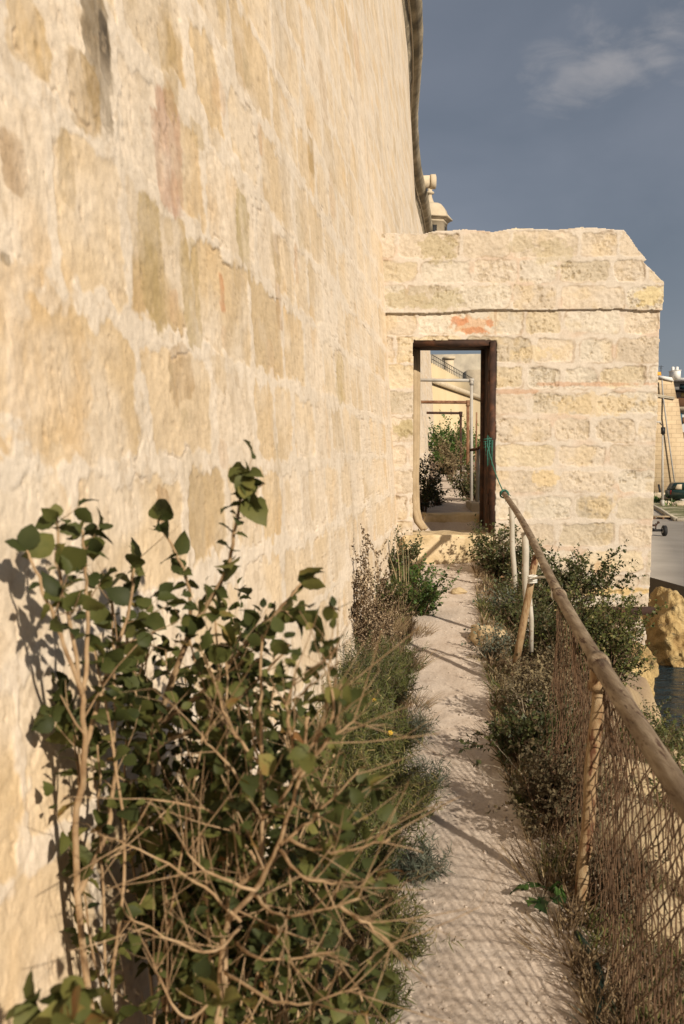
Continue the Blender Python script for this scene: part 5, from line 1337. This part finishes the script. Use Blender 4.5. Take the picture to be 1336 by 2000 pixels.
# lamp post
q = qpt(1294, 990); lp = empty('street_lamp', q); tag(lp, 'tall slim grey street lamp on the quay', 'street lamp')
ht_ = at(1294, 822, q.y).z - q.z
mb = MB(); mb.tube([q, q + Vector((-.1, 0, ht_ - .7))], [.10, .055], 10); mb.tube([q, q + Vector((0, 0, .5))], .14, 10); mb.build('pole', M['galv'], lp)
t_ = q + Vector((-.1, 0, ht_ - .7)); mb = MB(); mb.tube([t_, t_ + Vector((-.02, 0, .35)), t_ + Vector((-.3, 0, .62))], .04, 8); arm_o = mb.build('arm', M['dark_metal'], lp)
mb = MB(); mb.box(t_ + Vector((-.42, 0, .62)), (.55, .25, .12), 0, taper=.8); mb.build('lamp_head', M['galv'], arm_o)
mb = MB(); mb.box(t_ + Vector((.0, -.1, -.02)), (.28, .18, .5)); mb.build('control_box', M['dark_metal'], lp)
# leaning dark board
q = qpt(1288, 972); bo = empty('leaning_board', q); tag(bo, 'narrow black board leaning left of the lamp post', 'board')
a_ = at(1286.5, 946, q.y); b2_ = at(1291, 971, q.y); mb = MB(); dv_ = (b2_ - a_)
V = []
for p_ in (a_, b2_):
    for dx, dy in ((-.09, -.04), (.09, -.04), (.09, .04), (-.09, .04)): V.append((p_.x + dx, p_.y + dy, p_.z))
mb.add(V, [(0, 1, 5, 4), (1, 2, 6, 5), (2, 3, 7, 6), (3, 0, 4, 7), (0, 3, 2, 1), (4, 5, 6, 7)]); mb.build('panel', M['black'], bo)
mb = MB(); mb.box((b2_.x, b2_.y + .12, (b2_.z + YZ) / 2), (.06, .06, b2_.z - YZ + .1)); mb.build('foot', M['dark_metal'], bo)
# trailer axle
q = qpt(1297, 1047); q.x = at(1297.5, 1047, q.y).x; tl_ = empty('boat_trailer', q); tag(tl_, 'black boat trailer with one wheel showing past the gate wall', 'trailer')
rw = .26
for sx in (0, -1.7):
    wl_ = MB(); V = [(q.x + sx - .09, q.y, q.z + rw), (q.x + sx - .07, q.y, q.z + rw), (q.x + sx + .07, q.y, q.z + rw), (q.x + sx + .09, q.y, q.z + rw)]
    wl_.tube(V, [rw * .88, rw, rw, rw * .88], 20); wo = wl_.build('wheel', M['black'], tl_)
    hb = MB(); hb.tube([(q.x + sx - .1, q.y, q.z + rw), (q.x + sx + .1, q.y, q.z + rw)], rw * .5, 12); ho = hb.build('rim', M['galv'], wo)
mb = MB(); mb.box((q.x - .85, q.y, q.z + rw + .02), (1.7, .1, .12)); mb.box((q.x - .6, q.y + 1.2, q.z + rw + .08), (.08, 3.2, .1)); mb.box((q.x - 1.1, q.y + 1.2, q.z + rw + .08), (.08, 3.2, .1)); mb.box((q.x - .85, q.y + 2.7, q.z + rw + .08), (.6, .08, .1)); mb.build('chassis', M['dark_metal'], tl_)
mb = MB(); mb.tube([(q.x - .42, q.y, q.z + .3), (q.x - .42, q.y, q.z + .62)], .03, 6); mb.tube([(q.x - .42, q.y, q.z + .5), (q.x - .3, q.y, q.z + .66)], .03, 6); mb.tube([(q.x - .3, q.y - .05, q.z + .66), (q.x - .3, q.y + .05, q.z + .66)], .06, 8); mb.tube([(q.x - .6, q.y, q.z + .52), (q.x - .4, q.y, q.z + .52)], .05, 8); mb.build('roller_bracket', M['rust'], tl_)
# pallet
q = qpt(1293, 1013); pl_ = empty('pallet', q); tag(pl_, 'weathered wooden pallet lying on the quay', 'pallet')
mb = MB()
for k in range(6): mb.box((q.x - .1, q.y - .5 + k * .2, q.z + .135), (1.15, .14, .025))
mb.build('deck', M['wood_post'], pl_)
mb = MB()
for dx in (-.62, -.1, .42): mb.box((q.x + dx, q.y, q.z + .06), (.1, 1.1, .11))
mb.build('bearers', M['rust_mid'], pl_)
# car
qa = qpt(1305, 981); cx0 = at(1305.5, 965, 78).x; cy = 78.0
ca_ = empty('parked_car', (cx0 + 2.2, cy, YZ)); tag(ca_, 'dark green off road car parked in front of the bastion', 'car')
def cprism(pr, y0, y1, mat, nm): mb = MB(); mb.prism([(cx0 + x, YZ + .12 + z) for x, z in pr], y0, y1); return mb.build(nm, M[mat], ca_)
cprism([(0.02, .45), (.0, .95), (.12, 1.02), (4.3, 1.0), (4.45, .85), (4.45, .4), (4.2, .33), (.2, .33)], cy - .85, cy + .85, 'car_paint', 'body')
cprism([(.08, 1.02), (.34, 1.52), (.5, 1.58), (2.6, 1.56), (2.75, 1.5), (3.25, 1.0)], cy - .76, cy + .76, 'car_paint', 'cabin')
cprism([(.24, 1.07), (.42, 1.46), (.78, 1.47), (.78, 1.07)], cy - .765, cy + .765, 'stone_pale', 'rear_window')
cprism([(1.0, 1.07), (1.0, 1.47), (2.55, 1.46), (2.98, 1.07)], cy - .765, cy + .765, 'glass', 'side_window')
for wx_ in (.85, 3.55):
    for sy in (-.84, .66):
        mb = MB(); mb.tube([(cx0 + wx_, cy + sy, YZ + .36), (cx0 + wx_, cy + sy + .18, YZ + .36)], .34, 18); wo = mb.build('wheel', M['black'], ca_); mb = MB(); mb.tube([(cx0 + wx_, cy + sy - .006, YZ + .36), (cx0 + wx_, cy + sy + .186, YZ + .36)], .19, 14); mb.build('rim', M['galv'], wo)
mb = MB(); mb.box((cx0 - .02, cy - .6, YZ + .95), (.06, .2, .3)); mb.build('tail_light', M['red'], ca_)
